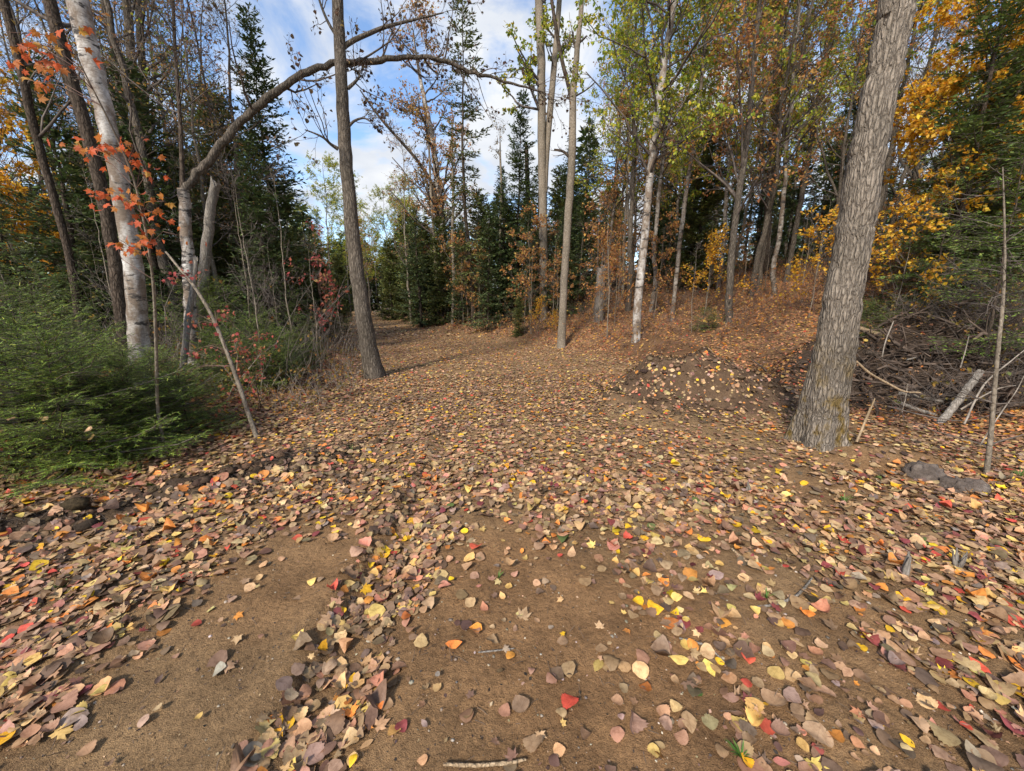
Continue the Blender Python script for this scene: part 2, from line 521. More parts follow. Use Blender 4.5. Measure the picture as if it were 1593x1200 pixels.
def twig_mat(name, c1, c2):
    m, nt, n, l, b = new_mat(name, 0.85, 0.15)
    f = noise(n, l, mapped(n, l, (9, 9, 9)), 1.0, 3)
    l.new(cramp(n, l, f, [(0.35, c1), (0.65, c2)]), b.inputs['Base Color'])
    return m
M['twig'] = twig_mat('twig_bark', (0.05, 0.04, 0.033), (0.15, 0.12, 0.10))
M['brush'] = twig_mat('dead_brushwood', (0.035, 0.025, 0.019), (0.13, 0.092, 0.068))
M['twig_pale'] = twig_mat('twig_bark_pale', (0.14, 0.115, 0.09), (0.32, 0.27, 0.22))
M['twig_red'] = twig_mat('twig_bark_reddish', (0.09, 0.05, 0.04), (0.20, 0.13, 0.10))

def leaf_mat(name, transl=0.35, rough=0.55, vein=True, mott=0.5):
    m, nt, n, l, b = new_mat(name, rough, 0.3)
    a = attr(n, 'col')
    col = a.outputs['Color']
    if mott:
        f = noise(n, l, mapped(n, l, (45, 45, 45)), 1.0, 5, 0.7)
        col = mixc(n, l, 'MULTIPLY', mott, col, cramp(n, l, f, [(0.30, (0.42, 0.34, 0.28)), (0.55, (1.0, 1.0, 1.0)), (0.8, (1.22, 1.2, 1.15))]))
    if vein:
        uv = attr(n, 'luv')
        s = n.new('ShaderNodeSeparateXYZ'); l.new(uv.outputs['Vector'], s.inputs[0])
        av = math_n(n, l, 'ABSOLUTE', s.outputs['Y'])
        mid = math_n(n, l, 'LESS_THAN', av, 0.018)
        ph = math_n(n, l, 'SUBTRACT', math_n(n, l, 'MULTIPLY', s.outputs['X'], 44.0), math_n(n, l, 'MULTIPLY', av, 38.0))
        sv = math_n(n, l, 'GREATER_THAN', math_n(n, l, 'SINE', ph), 0.86)
        vf = math_n(n, l, 'MAXIMUM', mid, math_n(n, l, 'MULTIPLY', sv, 0.45))
        col = mixc(n, l, 'MIX', math_n(n, l, 'MULTIPLY', vf, 0.30), col, mixc(n, l, 'MULTIPLY', 1.0, col, (0.55, 0.5, 0.45)))
    l.new(col, b.inputs['Base Color'])
    if transl:
        t = n.new('ShaderNodeBsdfTranslucent')
        l.new(col, t.inputs['Color'])
        mx = n.new('ShaderNodeMixShader'); mx.inputs[0].default_value = transl
        out = n['Material Output']
        l.new(b.outputs[0], mx.inputs[1]); l.new(t.outputs[0], mx.inputs[2]); l.new(mx.outputs[0], out.inputs['Surface'])
    return m
M['litter'] = leaf_mat('fallen_leaf', 0.12, 0.6, True, 0.7)
M['litter_far'] = leaf_mat('fallen_leaf_small', 0.08, 0.65, False, 0.5)
M['leaf'] = leaf_mat('tree_leaf', 0.5, 0.55, False, 0.35)
M['needle'] = leaf_mat('conifer_needle', 0.18, 0.6, False, 0.0)

def ground_mat():
    m, nt, n, l, b = new_mat('sandy_soil', 0.95, 0.12)
    a = attr(n, 'col')
    mk = attr(n, 'luv')                     # x: share of leaf litter, y: share of bare sand
    s = n.new('ShaderNodeSeparateXYZ'); l.new(mk.outputs['Vector'], s.inputs[0])
    co = mapped(n, l)
    grain = noise(n, l, co, 260, 3, 0.7)
    clump = noise(n, l, co, 34, 6, 0.68)
    broad = noise(n, l, co, 3.1, 5, 0.6)
    col = mixc(n, l, 'MULTIPLY', 1.0, a.outputs['Color'], cramp(n, l, clump, [(0.25, (0.55, 0.52, 0.5)), (0.5, (1, 1, 1)), (0.78, (1.3, 1.27, 1.2))]))
    col = mixc(n, l, 'MULTIPLY', 0.8, col, cramp(n, l, broad, [(0.3, (0.52, 0.50, 0.48)), (0.68, (1.3, 1.27, 1.2))]))
    col = mixc(n, l, 'MULTIPLY', 0.75, col, cramp(n, l, grain, [(0.32, (0.45, 0.42, 0.4)), (0.5, (1, 1, 1)), (0.72, (1.7, 1.65, 1.55))]))
    # leaf-sized flecks where litter lies too far away to be built leaf by leaf
    v = n.new('ShaderNodeTexVoronoi'); v.inputs['Scale'].default_value = 15.0; l.new(co, v.inputs['Vector'])
    sp = n.new('ShaderNodeSeparateXYZ'); l.new(v.outputs['Color'], sp.inputs[0])
    lc = cramp(n, l, sp.outputs['X'], [(0.0, (0.08, 0.05, 0.035)), (0.35, (0.20, 0.115, 0.065)), (0.62, (0.34, 0.20, 0.11)), (0.84, (0.45, 0.27, 0.10)), (0.97, (0.36, 0.11, 0.05))])
    col = mixc(n, l, 'MIX', math_n(n, l, 'MULTIPLY', s.outputs['X'], 0.8), col, lc)
    l.new(col, b.inputs['Base Color'])
    h = math_n(n, l, 'ADD', math_n(n, l, 'MULTIPLY', clump, 1.0), math_n(n, l, 'MULTIPLY', grain, 0.35))
    bump(n, l, b, h, 1.0, 0.03)
    return m
M['ground'] = ground_mat()

def stone_mat():
    m, nt, n, l, b = new_mat('grey_stone', 0.9, 0.2)
    f = noise(n, l, mapped(n, l, (9, 9, 9)), 1.0, 8, 0.7)
    l.new(cramp(n, l, f, [(0.3, (0.055, 0.042, 0.033)), (0.5, (0.13, 0.10, 0.082)), (0.68, (0.24, 0.195, 0.16))]), b.inputs['Base Color'])
    bump(n, l, b, noise(n, l, mapped(n, l, (40, 40, 40)), 1.0, 5, 0.7), 1.0, 0.03)
    return m
M['stone'] = stone_mat()

# ------------------------------------------------------------------ ground
def bare(x, y):
    """1 where sand lies open, 0 where leaves cover it"""
    wob = 0.28 * fbm(x * 0.9, y * 0.9, 3, 71)
    xs = x + wob
    near = sstep(2.9, 1.9, y + 0.7 * fbm(x * 1.3, y * 1.3, 2, 72))
    b = 0.93 * near * sstep(-2.05, -1.6, xs) * sstep(-0.80, -0.98, x)                     # strip left of the shoulder
    b = np.maximum(b, 0.86 * near * sstep(-0.62, -0.40, xs) * sstep(1.1, 0.5, xs))      # between the wheels
    b = np.maximum(b, 0.62 * near * sstep(0.6, 0.9, xs) * sstep(2.3, 1.5, xs))
    p = fbm(x * 0.55 + 5, y * 0.4, 3, 73)
    b = np.maximum(b, 0.72 * sstep(0.22, 0.5, p) * sstep(2.0, 3.0, y))
    b = np.maximum(b, 0.75 * sstep(19, 26, y))
    b = np.maximum(b, 0.34 * sstep(0.3, -0.5, np.maximum(edge_l(y) - x, x - edge_r(y))) * sstep(2.6, 4.0, y))
    s = fbm(x * 2.6, y * 1.8, 2, 74)
    b = np.maximum(b, 0.5 * sstep(0.15, 0.6, s))
    sc = np.exp(-(((x - 3.55) / 0.6) ** 2 + ((y - 3.5) / 0.32) ** 2))
    b = np.maximum(b, 0.8 * sstep(0.2, 0.5, sc))
    m = np.sqrt(((x - 3.05) / 1.3) ** 2 + ((y - 6.15) / 1.1) ** 2)
    b = np.maximum(b, 0.80 * sstep(1.3, 0.95, m) * sstep(-0.30, 0.22, fbm(x * 1.3, y * 1.3, 2, 75)))
    t = ((x + 3.4) * 1.5 + (y - 2.15) * 1.35) / 4.07
    dp = ((x + 3.4) * 1.35 - (y - 2.15) * 1.5) / 2.02
    b = np.maximum(b, 0.8 * np.exp(-(dp / 0.2) ** 2) * sstep(-0.5, 0.1, t) * sstep(1.3, 1.0, t) * sstep(-0.3, 0.25, fbm(x * 2, y * 2, 2, 76)))
    rb = np.sqrt(((x - 7.9) / 3.2) ** 2 + ((y - 6.4) / 1.9) ** 2)
    b = np.maximum(b, 0.82 * sstep(1.1, 0.8, rb + 0.2 * fbm(x * 1.5, y * 1.5, 2, 77)))
    return np.clip(b, 0, 1)

def soil_colour(x, y):
    sand = np.array([0.275, 0.177, 0.095]); dark = np.array([0.062, 0.045, 0.034]); duff = np.array([0.125, 0.070, 0.038])
    grey = np.array([0.115, 0.095, 0.085]); orange = np.array([0.30, 0.155, 0.07])
    out = np.maximum(edge_l(y) - x, x - edge_r(y))
    f = sstep(-0.6, 0.5, out + 0.5 * fbm(x * 1.2, y * 1.2, 2, 81))[..., None]
    k = sand * (1 - f) + duff * f
    p = sstep(0.1, 0.6, fbm(x * 0.5, y * 0.5, 3, 82))[..., None]
    k = k * (1 - 0.5 * p * (1 - f)) + orange * 0.5 * p * (1 - f)
    m = np.sqrt(((x - 2.95) / 1.7) ** 2 + ((y - 6.2) / 1.35) ** 2)
    g = sstep(1.15, 0.85, m)[..., None]
    k = k * (1 - g) + (dark * np.array([1.9, 1.7, 1.45])) * g
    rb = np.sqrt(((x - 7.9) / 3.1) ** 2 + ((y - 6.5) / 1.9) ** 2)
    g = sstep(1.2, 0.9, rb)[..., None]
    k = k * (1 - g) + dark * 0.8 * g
    t = ((x + 3.4) * 1.5 + (y - 2.15) * 1.35) / 4.07
    dp = ((x + 3.4) * 1.35 - (y - 2.15) * 1.5) / 2.02
    g = (np.exp(-(dp / 0.30) ** 2) * sstep(-0.5, 0.1, t) * sstep(1.4, 1.0, t))[..., None]
    k = k * (1 - g) + dark * g
    return k

def spread_axis(n, a, b, lo, hi, c):
    s0 = math.asinh((lo - c) / a) / b; s1 = math.asinh((hi - c) / a) / b
    return c + a * np.sinh(b * np.linspace(s0, s1, n))

gx = spread_axis(430, 0.9, 6.0, -170, 170, 0.0)
gy = spread_axis(400, 0.9, 6.0, -12, 230, 1.3)
GX, GY = np.meshgrid(gx, gy)
GZ = hgt(GX, GY)
nx, ny = len(gx), len(gy)
ii = np.arange(nx * ny).reshape(ny, nx)
GF = np.stack([ii[:-1, :-1], ii[:-1, 1:], ii[1:, 1:], ii[1:, :-1]], -1).reshape(-1, 4)
bb = bare(GX, GY)
lit = (1 - bb) * (0.15 + 0.85 * sstep(7, 15, np.hypot(GX, GY)))
onroad = np.maximum(edge_l(GY) - GX, GX - edge_r(GY)) < 0
lit = np.where(onroad, lit * 0.55, lit)
G = Geo().add(np.stack([GX, GY, GZ], -1), GF, soil_colour(GX, GY).reshape(-1, 3), np.stack([lit, bb], -1).reshape(-1, 2))
ground = mobj('ground', G.mesh('ground'), M['ground'])
tag(ground, 'sandy woodland track and forest floor strewn with autumn leaves', kind='structure')

# ------------------------------------------------------------------ fallen leaves
LITTER = [(0.235, 0.145, 0.088, 24), (0.37, 0.235, 0.135, 28), (0.135, 0.088, 0.062, 18), (0.49, 0.335, 0.180, 20), (0.30, 0.190, 0.125, 16),
          (0.56, 0.390, 0.130, 8), (0.68, 0.410, 0.025, 4.0), (0.58, 0.220, 0.050, 6), (0.50, 0.085, 0.055, 2.0), (0.46, 0.215, 0.140, 6),
          (0.19, 0.05, 0.05, 2.5), (0.30, 0.220, 0.185, 4), (0.09, 0.13, 0.035, 0.3)]

def ground_normal(x, y, e=0.03):
    hx = (hgt(x + e, y) - hgt(x - e, y)) / (2 * e); hy = (hgt(x, y + e) - hgt(x, y - e)) / (2 * e)
    return nrm(np.stack([-hx, -hy, np.ones_like(hx)], -1))

def scatter(rng, y0, y1, dens, xlim=60, vis=1.42, margin=1.3):
    """leaf spots over the part of the ground in view"""
    area_x = min(xlim, vis * y1 + margin)
    n = int(dens * (y1 - y0) * 2 * area_x)
    x = rng.uniform(-area_x, area_x, n); y = rng.uniform(y0, y1, n)
    keep = np.abs(x) < np.minimum(vis * y + margin, xlim)
    x, y = x[keep], y[keep]
    keep = rng.random(len(x)) > np.minimum(bare(x, y) * 1.06, 0.97)
    return x[keep], y[keep]

def leaf_frames(rng, x, y, lift, tilt):
    n = len(x)
    nor = nrm(ground_normal(x, y) + rng.normal(0, tilt, (n, 3)) * np.array([1, 1, 0.3]))
    az = rng.uniform(0, 2 * PI, n)
    d = np.stack([np.cos(az), np.sin(az), np.zeros(n)], -1)
    d = nrm(d - (d * nor).sum(1, keepdims=True) * nor)
    z = hgt(x, y) + lift
    return np.stack([x, y, z], -1), d, nor

def litter_band(seed, y0, y1, dens, tm, smean, lift, tilt, xlim=60):
    rng = RNG(seed)
    x, y = scatter(rng, y0, y1, dens, xlim)
    n = len(x)
    size = np.clip(smean * np.exp(rng.normal(-0.06, 0.36, n)), smean * 0.35, smean * 1.75)
    pos, d, nor = leaf_frames(rng, x, y, rng.uniform(0.004, lift, n), tilt)
    pos = pos - d * size[:, None] * 0.5
    col = pick(rng, LITTER, n, 0.20) * np.array([1.05, 1.0, 0.93])
    off = sstep(0.0, 0.8, np.maximum(edge_l(y) - x, x - edge_r(y)))[:, None]
    col = col * (1 - off * np.array([0.12, 0.26, 0.36]))
    return rng, pos, d, nor, size, col

# the nearest leaves: every one its own object, a piece of the ground it lies on
rng, pos, d, nor, size, col = litter_band(101, 0.62, 3.4, 1150, L_ASPEN, 0.049, 0.020, 0.18)
pos = pos.astype(np.float64)
near = np.hypot(pos[:, 0], pos[:, 1])
kind = rng.choice(4, len(pos), p=[0.50, 0.18, 0.14, 0.18])
cup = rng.normal(0.08, 0.26, len(pos)); arch = rng.normal(0.10, 0.36, len(pos))
crl = rng.random(len(pos)) < 0.16
cup = np.where(crl, rng.normal(0.9, 0.35, len(pos)), cup); arch = np.where(crl, rng.normal(0.5, 0.5, len(pos)), arch)
TM = [L_ASPEN, L_ROUND, L_NARROW, L_MAPLE]
# which show largest: near and inside the frame
cp, sp = math.cos(PITCH), math.sin(PITCH)
rel = pos - np.array([0, 0, CAM_Z])
zc = rel[:, 1] * cp - rel[:, 2] * sp
uc = rel[:, 0] / zc; vc = (rel[:, 1] * sp + rel[:, 2] * cp) / zc
infr = (np.abs(uc) < 1.31) & (vc > -0.99)
order = np.argsort(np.where(infr, zc, 99))
single = np.zeros(len(pos), bool); single[order[:300]] = True
for i in np.where(single)[0]:
    g = Geo()
    put_leaves(g, np.zeros((1, 3)), d[i:i + 1], nor[i:i + 1], size[i:i + 1], TM[kind[i]], col[i:i + 1], cup[i:i + 1], arch[i:i + 1], RNG(1000 + i), True)
    mobj('fallen_leaf', g.mesh('fallen_leaf'), M['litter'], ground, tuple(pos[i]))
G = Geo()
for q in range(4):
    s = (kind == q) & ~single
    put_leaves(G, pos[s], d[s], nor[s], size[s], [S_ASPEN, S_ROUND, S_NARROW, L_MAPLE][q], col[s], cup[s], arch[s], rng, True)
rng, pos, d, nor, size, col = litter_band(102, 3.4, 8.0, 1250, L_SIX, 0.043, 0.022, 0.16, 13)
put_leaves(G, pos, d, nor, size, L_SIX, col, rng.normal(0.1, 0.22, len(pos)), rng.normal(0.05, 0.25, len(pos)), rng, True)
tag(mobj('leaf_litter', G.mesh('leaf_litter'), M['litter'], ground), kind='stuff')
G = Geo()
rng, pos, d, nor, size, col = litter_band(103, 8.0, 17.0, 440, L_DIA, 0.056, 0.025, 0.16, 16)
put_leaves(G, pos, d, nor, size, L_DIA, col, rng.normal(0.1, 0.3, len(pos)), rng.normal(0.05, 0.3, len(pos)))
rng, pos, d, nor, size, col = litter_band(104, 17.0, 40.0, 85, L_DIA, 0.10, 0.03, 0.3, 24)
put_leaves(G, pos, d, nor, size, L_DIA, col, 0.1, 0.05)
tag(mobj('leaf_litter', G.mesh('distant_leaf_litter'), M['litter_far'], ground), kind='stuff')

# crumbs of leaf, bark and grit on the open sand
rng = RNG(105)
x = rng.uniform(-4.5, 4.5, 18000); y = 0.6 + 3.4 * rng.random(18000) ** 1.4
k = np.abs(x) < 1.42 * y + 0.8
x, y = x[k], y[k]
pos, d, nor = leaf_frames(rng, x, y, rng.uniform(0.001, 0.004, len(x)), 0.35)
CR = [(0.10, 0.065, 0.045, 4), (0.25, 0.155, 0.09, 3), (0.40, 0.28, 0.17, 2), (0.05, 0.038, 0.03, 3), (0.5, 0.42, 0.33, 1)]
G = Geo()
put_leaves(G, pos, d, nor, np.clip(rng.lognormal(-5.0, 0.55, len(x)), 0.002, 0.02), L_DIA, pick(rng, CR, len(x), 0.2), 0.3, 0.2)
pn = rng.random(len(x)) < 0.10
ln = rng.uniform(0.015, 0.07, pn.sum())
pp = np.stack([pos[pn], pos[pn] + d[pn] * ln[:, None] * 0.5 + np.array([0, 0, .003]), pos[pn] + d[pn] * ln[:, None] + rng.normal(0, .004, (pn.sum(), 3)) * np.array([1, 1, .3])], 1)
V, F = tubes(pp, np.full((len(pp), 3), 0.0011), 3)
G.add(V, F, (0.17, 0.12, 0.085))
tag(mobj('litter_crumbs', G.mesh('litter_crumbs'), M['litter_far'], ground), kind='stuff')

# small stones pressed into the sand
oc = np.array([(1, 0, 0), (0, 1, 0), (-1, 0, 0), (0, -1, 0), (0, 0, 1), (0, 0, -1), (.62, .62, .45), (-.62, .62, .45), (-.62, -.62, .45), (.62, -.62, .45)], float)
of = np.array([(0, 6, 9), (0, 1, 6), (1, 7, 6), (1, 2, 7), (2, 8, 7), (2, 3, 8), (3, 9, 8), (3, 0, 9), (4, 9, 6), (4, 6, 7), (4, 7, 8), (4, 8, 9), (5, 1, 0), (5, 2, 1), (5, 3, 2), (5, 0, 3)])
n = 1300
x = rng.uniform(-3.5, 3.5, n); y = 0.65 + 3.0 * rng.random(n) ** 1.3
sz = np.clip(rng.lognormal(-5.3, .5, n), .0025, .018)[:, None, None] * rng.uniform(.6, 1.3, (n, 10, 3)) * np.array([1, 1, .6])
V = oc[None] * sz + np.stack([x, y, hgt(x, y)], -1)[:, None]
F = (of[None] + (np.arange(n) * 10)[:, None, None]).reshape(-1, 3)
G = Geo().add(V.reshape(-1, 3), F, np.repeat(pick(rng, [(.34, .28, .21, 3), (.22, .17, .12, 3), (.5, .44, .37, 1), (.14, .12, .1, 1)], n), 10, 0))
tag(mobj('pebbles', G.mesh('pebbles'), M['litter_far'], ground), kind='stuff')

# clods of soil on the mound and along the scraped verge
n = 1500
a = rng.uniform(0, 2 * PI, 900); q = np.sqrt(rng.random(900)) * 1.25
x = np.concatenate([2.95 + 1.75 * q * np.cos(a), -3.4 + 1.5 * rng.uniform(-.4, 1.25, 600) + rng.normal(0, .16, 600)])
tq = (x[900:] + 3.4) / 1.5
y = np.concatenate([6.2 + 1.35 * q * np.sin(a), 2.15 + 1.35 * tq + rng.normal(0, .2, 600)])
sz = np.clip(rng.lognormal(-3.9, .55, n), .008, .085)[:, None, None] * rng.uniform(.55, 1.35, (n, 10, 3)) * np.array([1, 1, .75])
V = oc[None] * sz + np.stack([x, y, hgt(x, y) + .004], -1)[:, None]
F = (of[None] + (np.arange(n) * 10)[:, None, None]).reshape(-1, 3)
G = Geo().add(V.reshape(-1, 3), F, np.repeat(pick(rng, [(.115, .078, .050, 3), (.085, .058, .04, 3), (.16, .11, .07, 1)], n), 10, 0))
tag(mobj('soil_clods', G.mesh('soil_clods'), M['ground'], ground), kind='stuff')

# ------------------------------------------------------------------ tree builders
YG = [(0.298, 0.351, 0.039, 4), (0.447, 0.427, 0.044, 4), (0.193, 0.268, 0.039, 3), (0.566, 0.418, 0.039, 2)]
RUST = [(0.554, 0.256, 0.076, 5), (0.436, 0.194, 0.076, 4), (0.634, 0.389, 0.096, 3), (0.396, 0.233, 0.137, 2)]
GOLD = [(0.750, 0.427, 0.030, 5), (0.665, 0.314, 0.030, 4), (0.799, 0.526, 0.060, 2), (0.508, 0.276, 0.050, 1)]
OLIVE = [(0.30, 0.19, 0.04, 4), (0.20, 0.15, 0.04, 4), (0.36, 0.16, 0.05, 2), (0.14, 0.13, 0.04, 2)]
SCARLET = [(0.527, 0.105, 0.030, 5), (0.561, 0.179, 0.036, 4), (0.510, 0.273, 0.060, 2)]
CRIMSON = [(0.399, 0.084, 0.072, 5), (0.475, 0.144, 0.084, 3), (0.475, 0.264, 0.096, 2)]
BROWNLEAF = [(0.09, 0.06, 0.045, 4), (0.16, 0.10, 0.06, 3), (0.24, 0.16, 0.07, 1)]
MIXED = RUST + OLIVE

def hang_leaves(G, rng, twigs, k, size, pal, tmpl=None, t0=0.25, droop=0.5, spread=0.03):
    n = len(twigs) * k
    if n == 0: return
    idx = np.repeat(np.arange(len(twigs)), k)
    pos, tan = sample(twigs, idx, rng.uniform(t0, 1.0, n))
    pos = pos + rng.normal(0, spread, (n, 3))
    d = nrm(tan * 0.5 + rng.normal(0, 0.6, (n, 3)) + np.array([0, 0, -droop]))
    nor = rng.normal(0, 0.55, (n, 3)) + np.array([0, 0, 0.8])
    sz = np.clip(rng.normal(size, size * 0.25, n), size * 0.5, size * 1.6)
    put_leaves(G, pos, d, nor, sz, tmpl or L_DIA, pick(rng, pal, n, 0.18), rng.normal(0.15, 0.3, n), rng.normal(0, 0.3, n))

def crown(rng, GB, GL, path, rad, t0=0.4, t1=1.0, nb=22, L=1.8, ang=0.95, n2=5, n3=5, leaves=6, lsize=0.07, pal=YG, bend=(0, 0, 0.25),
          tdecay=0.6, tmpl=None, rtw=0.0035, l2=0.45, l3=0.4, droop=0.5, rf=0.38, spread=0.03):
    P0, R0 = path[None], rad[None]
    P1, R1 = sprout(rng, P0, R0, nb, t0, t1, ang, 0.22, L, 7, bend, 0.035, rf, rtw * 1.6, 0.3, 0.3, tdecay)
    GB.add(*tubes(P1, R1, 5))
    out = [(P1, R1)]
    if n2:
        P2, R2 = sprout(rng, P1, R1, n2, 0.2, 1.0, 0.75, 0.25, L * l2, 4, (0, 0, 0.12), 0.06, 0.55, rtw * 1.2, 0.35, 0.35, 0.5)
        GB.add(*tubes(P2, R2, 3))
        out.append((P2, R2))
        if n3:
            P3, R3 = sprout(rng, P2, R2, n3, 0.2, 1.0, 0.7, 0.3, L * l2 * l3, 3, (0, 0, -0.1), 0.08, 0.6, rtw, 0.5, 0.35, 0.4)
            GB.add(*tubes(P3, R3, 3))
            out.append((P3, R3))
    if leaves and GL is not None:
        hang_leaves(GL, rng, out[-1][0], leaves, lsize, pal, tmpl, droop=droop, spread=spread)
        if len(out) > 2: hang_leaves(GL, rng, out[-2][0], max(1, leaves // 2), lsize, pal, tmpl, 0.5, droop=droop, spread=spread)
    return out

def smooth_path(pts, rad, n):
    """dense Catmull-Rom path through given points"""
    pts = np.asarray(pts, float); rad = np.asarray(rad, float)
    d = np.concatenate([[0], np.cumsum(np.linalg.norm(np.diff(pts, axis=0), axis=1))])
    t = np.linspace(0, d[-1], n)
    ext = np.concatenate([[2 * pts[0] - pts[1]], pts, [2 * pts[-1] - pts[-2]]])
    i = np.clip(np.searchsorted(d, t, 'right') - 1, 0, len(pts) - 2)
    u = ((t - d[i]) / np.maximum(d[i + 1] - d[i], 1e-9))[:, None]
    p0, p1, p2, p3 = ext[i], ext[i + 1], ext[i + 2], ext[i + 3]
    P = 0.5 * (2 * p1 + (p2 - p0) * u + (2 * p0 - 5 * p1 + 4 * p2 - p3) * u ** 2 + (3 * p1 - p0 - 3 * p2 + p3) * u ** 3)
    return P, np.interp(t, d, rad)

def trunk_mesh(G, path, rad, k=14, rough=0.03, seed=0, flare=True, jag=0.0, ridge=0.0):
    V, F = tubes(path, rad, k)
    n = len(path)
    V = V.reshape(n, k, 3)
    th = np.linspace(0, 2 * PI, k, endpoint=False)
    zz = np.linspace(0, np.linalg.norm(np.diff(path, axis=0), axis=1).sum(), n)
    f = 1 + rough * 2 * fbm((np.cos(th)[None] * 1.6 + 5 + 0 * zz[:, None]), (np.sin(th)[None] * 1.6 + zz[:, None] * 1.7), 3, 300 + seed)
    if flare:
        fl = np.exp(-np.maximum(zz - 0.15, 0) / (rad[0] * 1.6))
        fa = 0.12 if flare is True else flare
        f = f + fl[:, None] * fa * (1 + 0.8 * np.cos(th * 4 + seed) + 0.4 * np.cos(th * 7 + 2 * seed))[None]
    if ridge:
        zz3 = zz[:, None] + 0 * th[None]
        q = np.abs(vn3(np.cos(th)[None] * 6 + 40 + 0 * zz3, np.sin(th)[None] * 6 + 40 + 0 * zz3, zz3 * 4.5, 5) - .5) + .5 * np.abs(vn3(np.cos(th)[None] * 13 + 40 + 0 * zz3, np.sin(th)[None] * 13 + 40 + 0 * zz3, zz3 * 9, 6) - .5)
        f = f + ridge * (np.minimum(q * 4, 1) - .7)
    c = path[:, None, :]
    V = c + (V - c) * f[:, :, None]
    if jag:
        V[-1, :, 2] += RNG(seed).uniform(-jag, jag * 1.2, k)
    G.add(V.reshape(-1, 3), F)
    top = np.concatenate([V[-1], [V[-1].mean(0) - (np.array([0, 0, jag]) if jag else 0)]])
    i = np.arange(k)
    G.add(top, np.stack([i, np.roll(i, -1), np.full(k, k)], 1))

def pix_path(pts, Y=None, Y1=None):
    """a limb followed in the photo: points (px, py, width px) at its distance; returns world points and radii"""
    P, R = [], []
    n = len(pts)
    for i, (px, py, w) in enumerate(pts):
        yy = Y if Y1 is None else Y + (Y1 - Y) * i / (n - 1)
        p = at(px, py, yy)
        zc = p[1] * math.cos(PITCH) - (p[2] - CAM_Z) * math.sin(PITCH)
        ct = math.cos(math.atan(abs(px - CX) / FPX))
        P.append(p); R.append(w / 2 * zc * ct / FPX)
    return np.array(P), np.array(R)

def traced_tree(name, label, pts, Y=None, bark='bark_grey', ext=0.0, group=None, k=12, seed=0, rough=0.03, n=40, jag=0.0, flare=True, cat='tree', ridge=0.0):
    """a trunk standing where the photo shows it; returns the thing, its path and radii (world)"""
    if Y is None:
        Y = float(gp(pts[0][0], pts[0][1])[1])
    P, R = pix_path(pts, Y)
    g0 = float(hgt(P[0, 0], P[0, 1]))
    low = P[0].copy()
    dirn = P[1] - P[0]
    if P[0, 2] > g0 + 0.05:
        tdn = (P[0, 2] - g0) / max(dirn[2], 1e-3)
        low = P[0] - dirn * min(tdn, 12) * 0.6
    low[2] = float(hgt(low[0], low[1])) - 0.25
    P = np.concatenate([[low], P]); R = np.concatenate([[R[0] * 1.03], R])
    if ext:
        d = nrm(P[-1] - P[-3])
        m = 5
        for j in range(1, m + 1):
            P = np.concatenate([P, [P[-1] + nrm(d + np.array([0, 0, 0.25])) * ext / m]])
            R = np.concatenate([R, [R[-1] * 0.80]])
    path, rad = smooth_path(P, R, n)
    rs = RNG(seed + 7)
    path[1:] += rs.normal(0, 1, (n - 1, 3)) * np.minimum(0.006, rad[1:] * 0.07)[:, None]
    base = np.array([low[0], low[1], float(hgt(low[0], low[1]))])
    t = thing(name, label, cat, tuple(base), group)
    G = Geo()
    trunk_mesh(G, path, rad, k, rough, seed, flare, jag, ridge)
    mobj('trunk', G.mesh('trunk', base), M[bark], t)
    return t, path, rad, base

def finish(t, base, GB=None, GL=None, twig='twig', leaf='leaf'):
    if GB is not None and GB.n: tag(mobj('branchwork', GB.mesh('branchwork', base), M[twig], t), kind='stuff')
    if GL is not None and GL.n: tag(mobj('crown', GL.mesh('crown', base, False), M[leaf], t), kind='stuff')

# ------------------------------------------------------------------ tree kinds that stand more than once
def proto_deciduous(name, H, r0, seed, bark, twig, fork=0, **kw):
    rng = RNG(seed)
    n = 26
    z = np.linspace(0, H, n)
    path = np.stack([0.006 * H * np.cumsum(rng.normal(0, .45, n)), 0.006 * H * np.cumsum(rng.normal(0, .45, n)), z - 0.3], -1)
    path[0, :2] = 0; path[:, :2] -= path[1, :2]
    rad = r0 * (1 - 0.86 * (z / H) ** 0.9)
    t = thing(name, name, 'tree')
    G = Geo(); trunk_mesh(G, path, rad, 9, 0.03, seed)
    GB, GL = Geo(), Geo()
    for i in range(fork):
        P, R = sprout(rng, path[None], rad[None], 1, 0.22 + 0.1 * i, 0.4 + 0.1 * i, 0.35, 0.08, H * 0.55, 12, (0, 0, 0.25), 0.012, 0.75, 0.02, 0.2, 0.1, 0)
        V, F = tubes(P, R, 7); G.add(V, F)
        crown(rng, GB, GL, P[0], R[0], **dict(kw, t0=0.25, nb=max(4, kw.get('nb', 20) // 2)))
    crown(rng, GB, GL, path, rad, **kw)
    mobj('trunk', G.mesh('trunk'), M[bark], t)
    if GB.n: tag(mobj('branchwork', GB.mesh('branchwork'), M[twig], t), kind='stuff')
    if GL.n: tag(mobj('crown', GL.mesh('crown', (0, 0, 0), False), M['leaf'], t), kind='stuff')
    return t

DARKGREEN = [(0.064, 0.095, 0.033, 5), (0.098, 0.132, 0.043, 4), (0.045, 0.066, 0.026, 3), (0.151, 0.164, 0.055, 1.5)]
FIRGREEN = [(0.117, 0.174, 0.026, 5), (0.173, 0.239, 0.037, 4), (0.069, 0.114, 0.021, 3), (0.276, 0.299, 0.053, 1)]
OLIVEGREEN = [(0.106, 0.122, 0.034, 5), (0.143, 0.164, 0.042, 4), (0.064, 0.081, 0.026, 3), (0.226, 0.188, 0.053, 1.2)]
HEMGREEN = [(0.081, 0.118, 0.032, 5), (0.128, 0.173, 0.042, 4), (0.054, 0.082, 0.024, 3), (0.200, 0.218, 0.053, 1)]

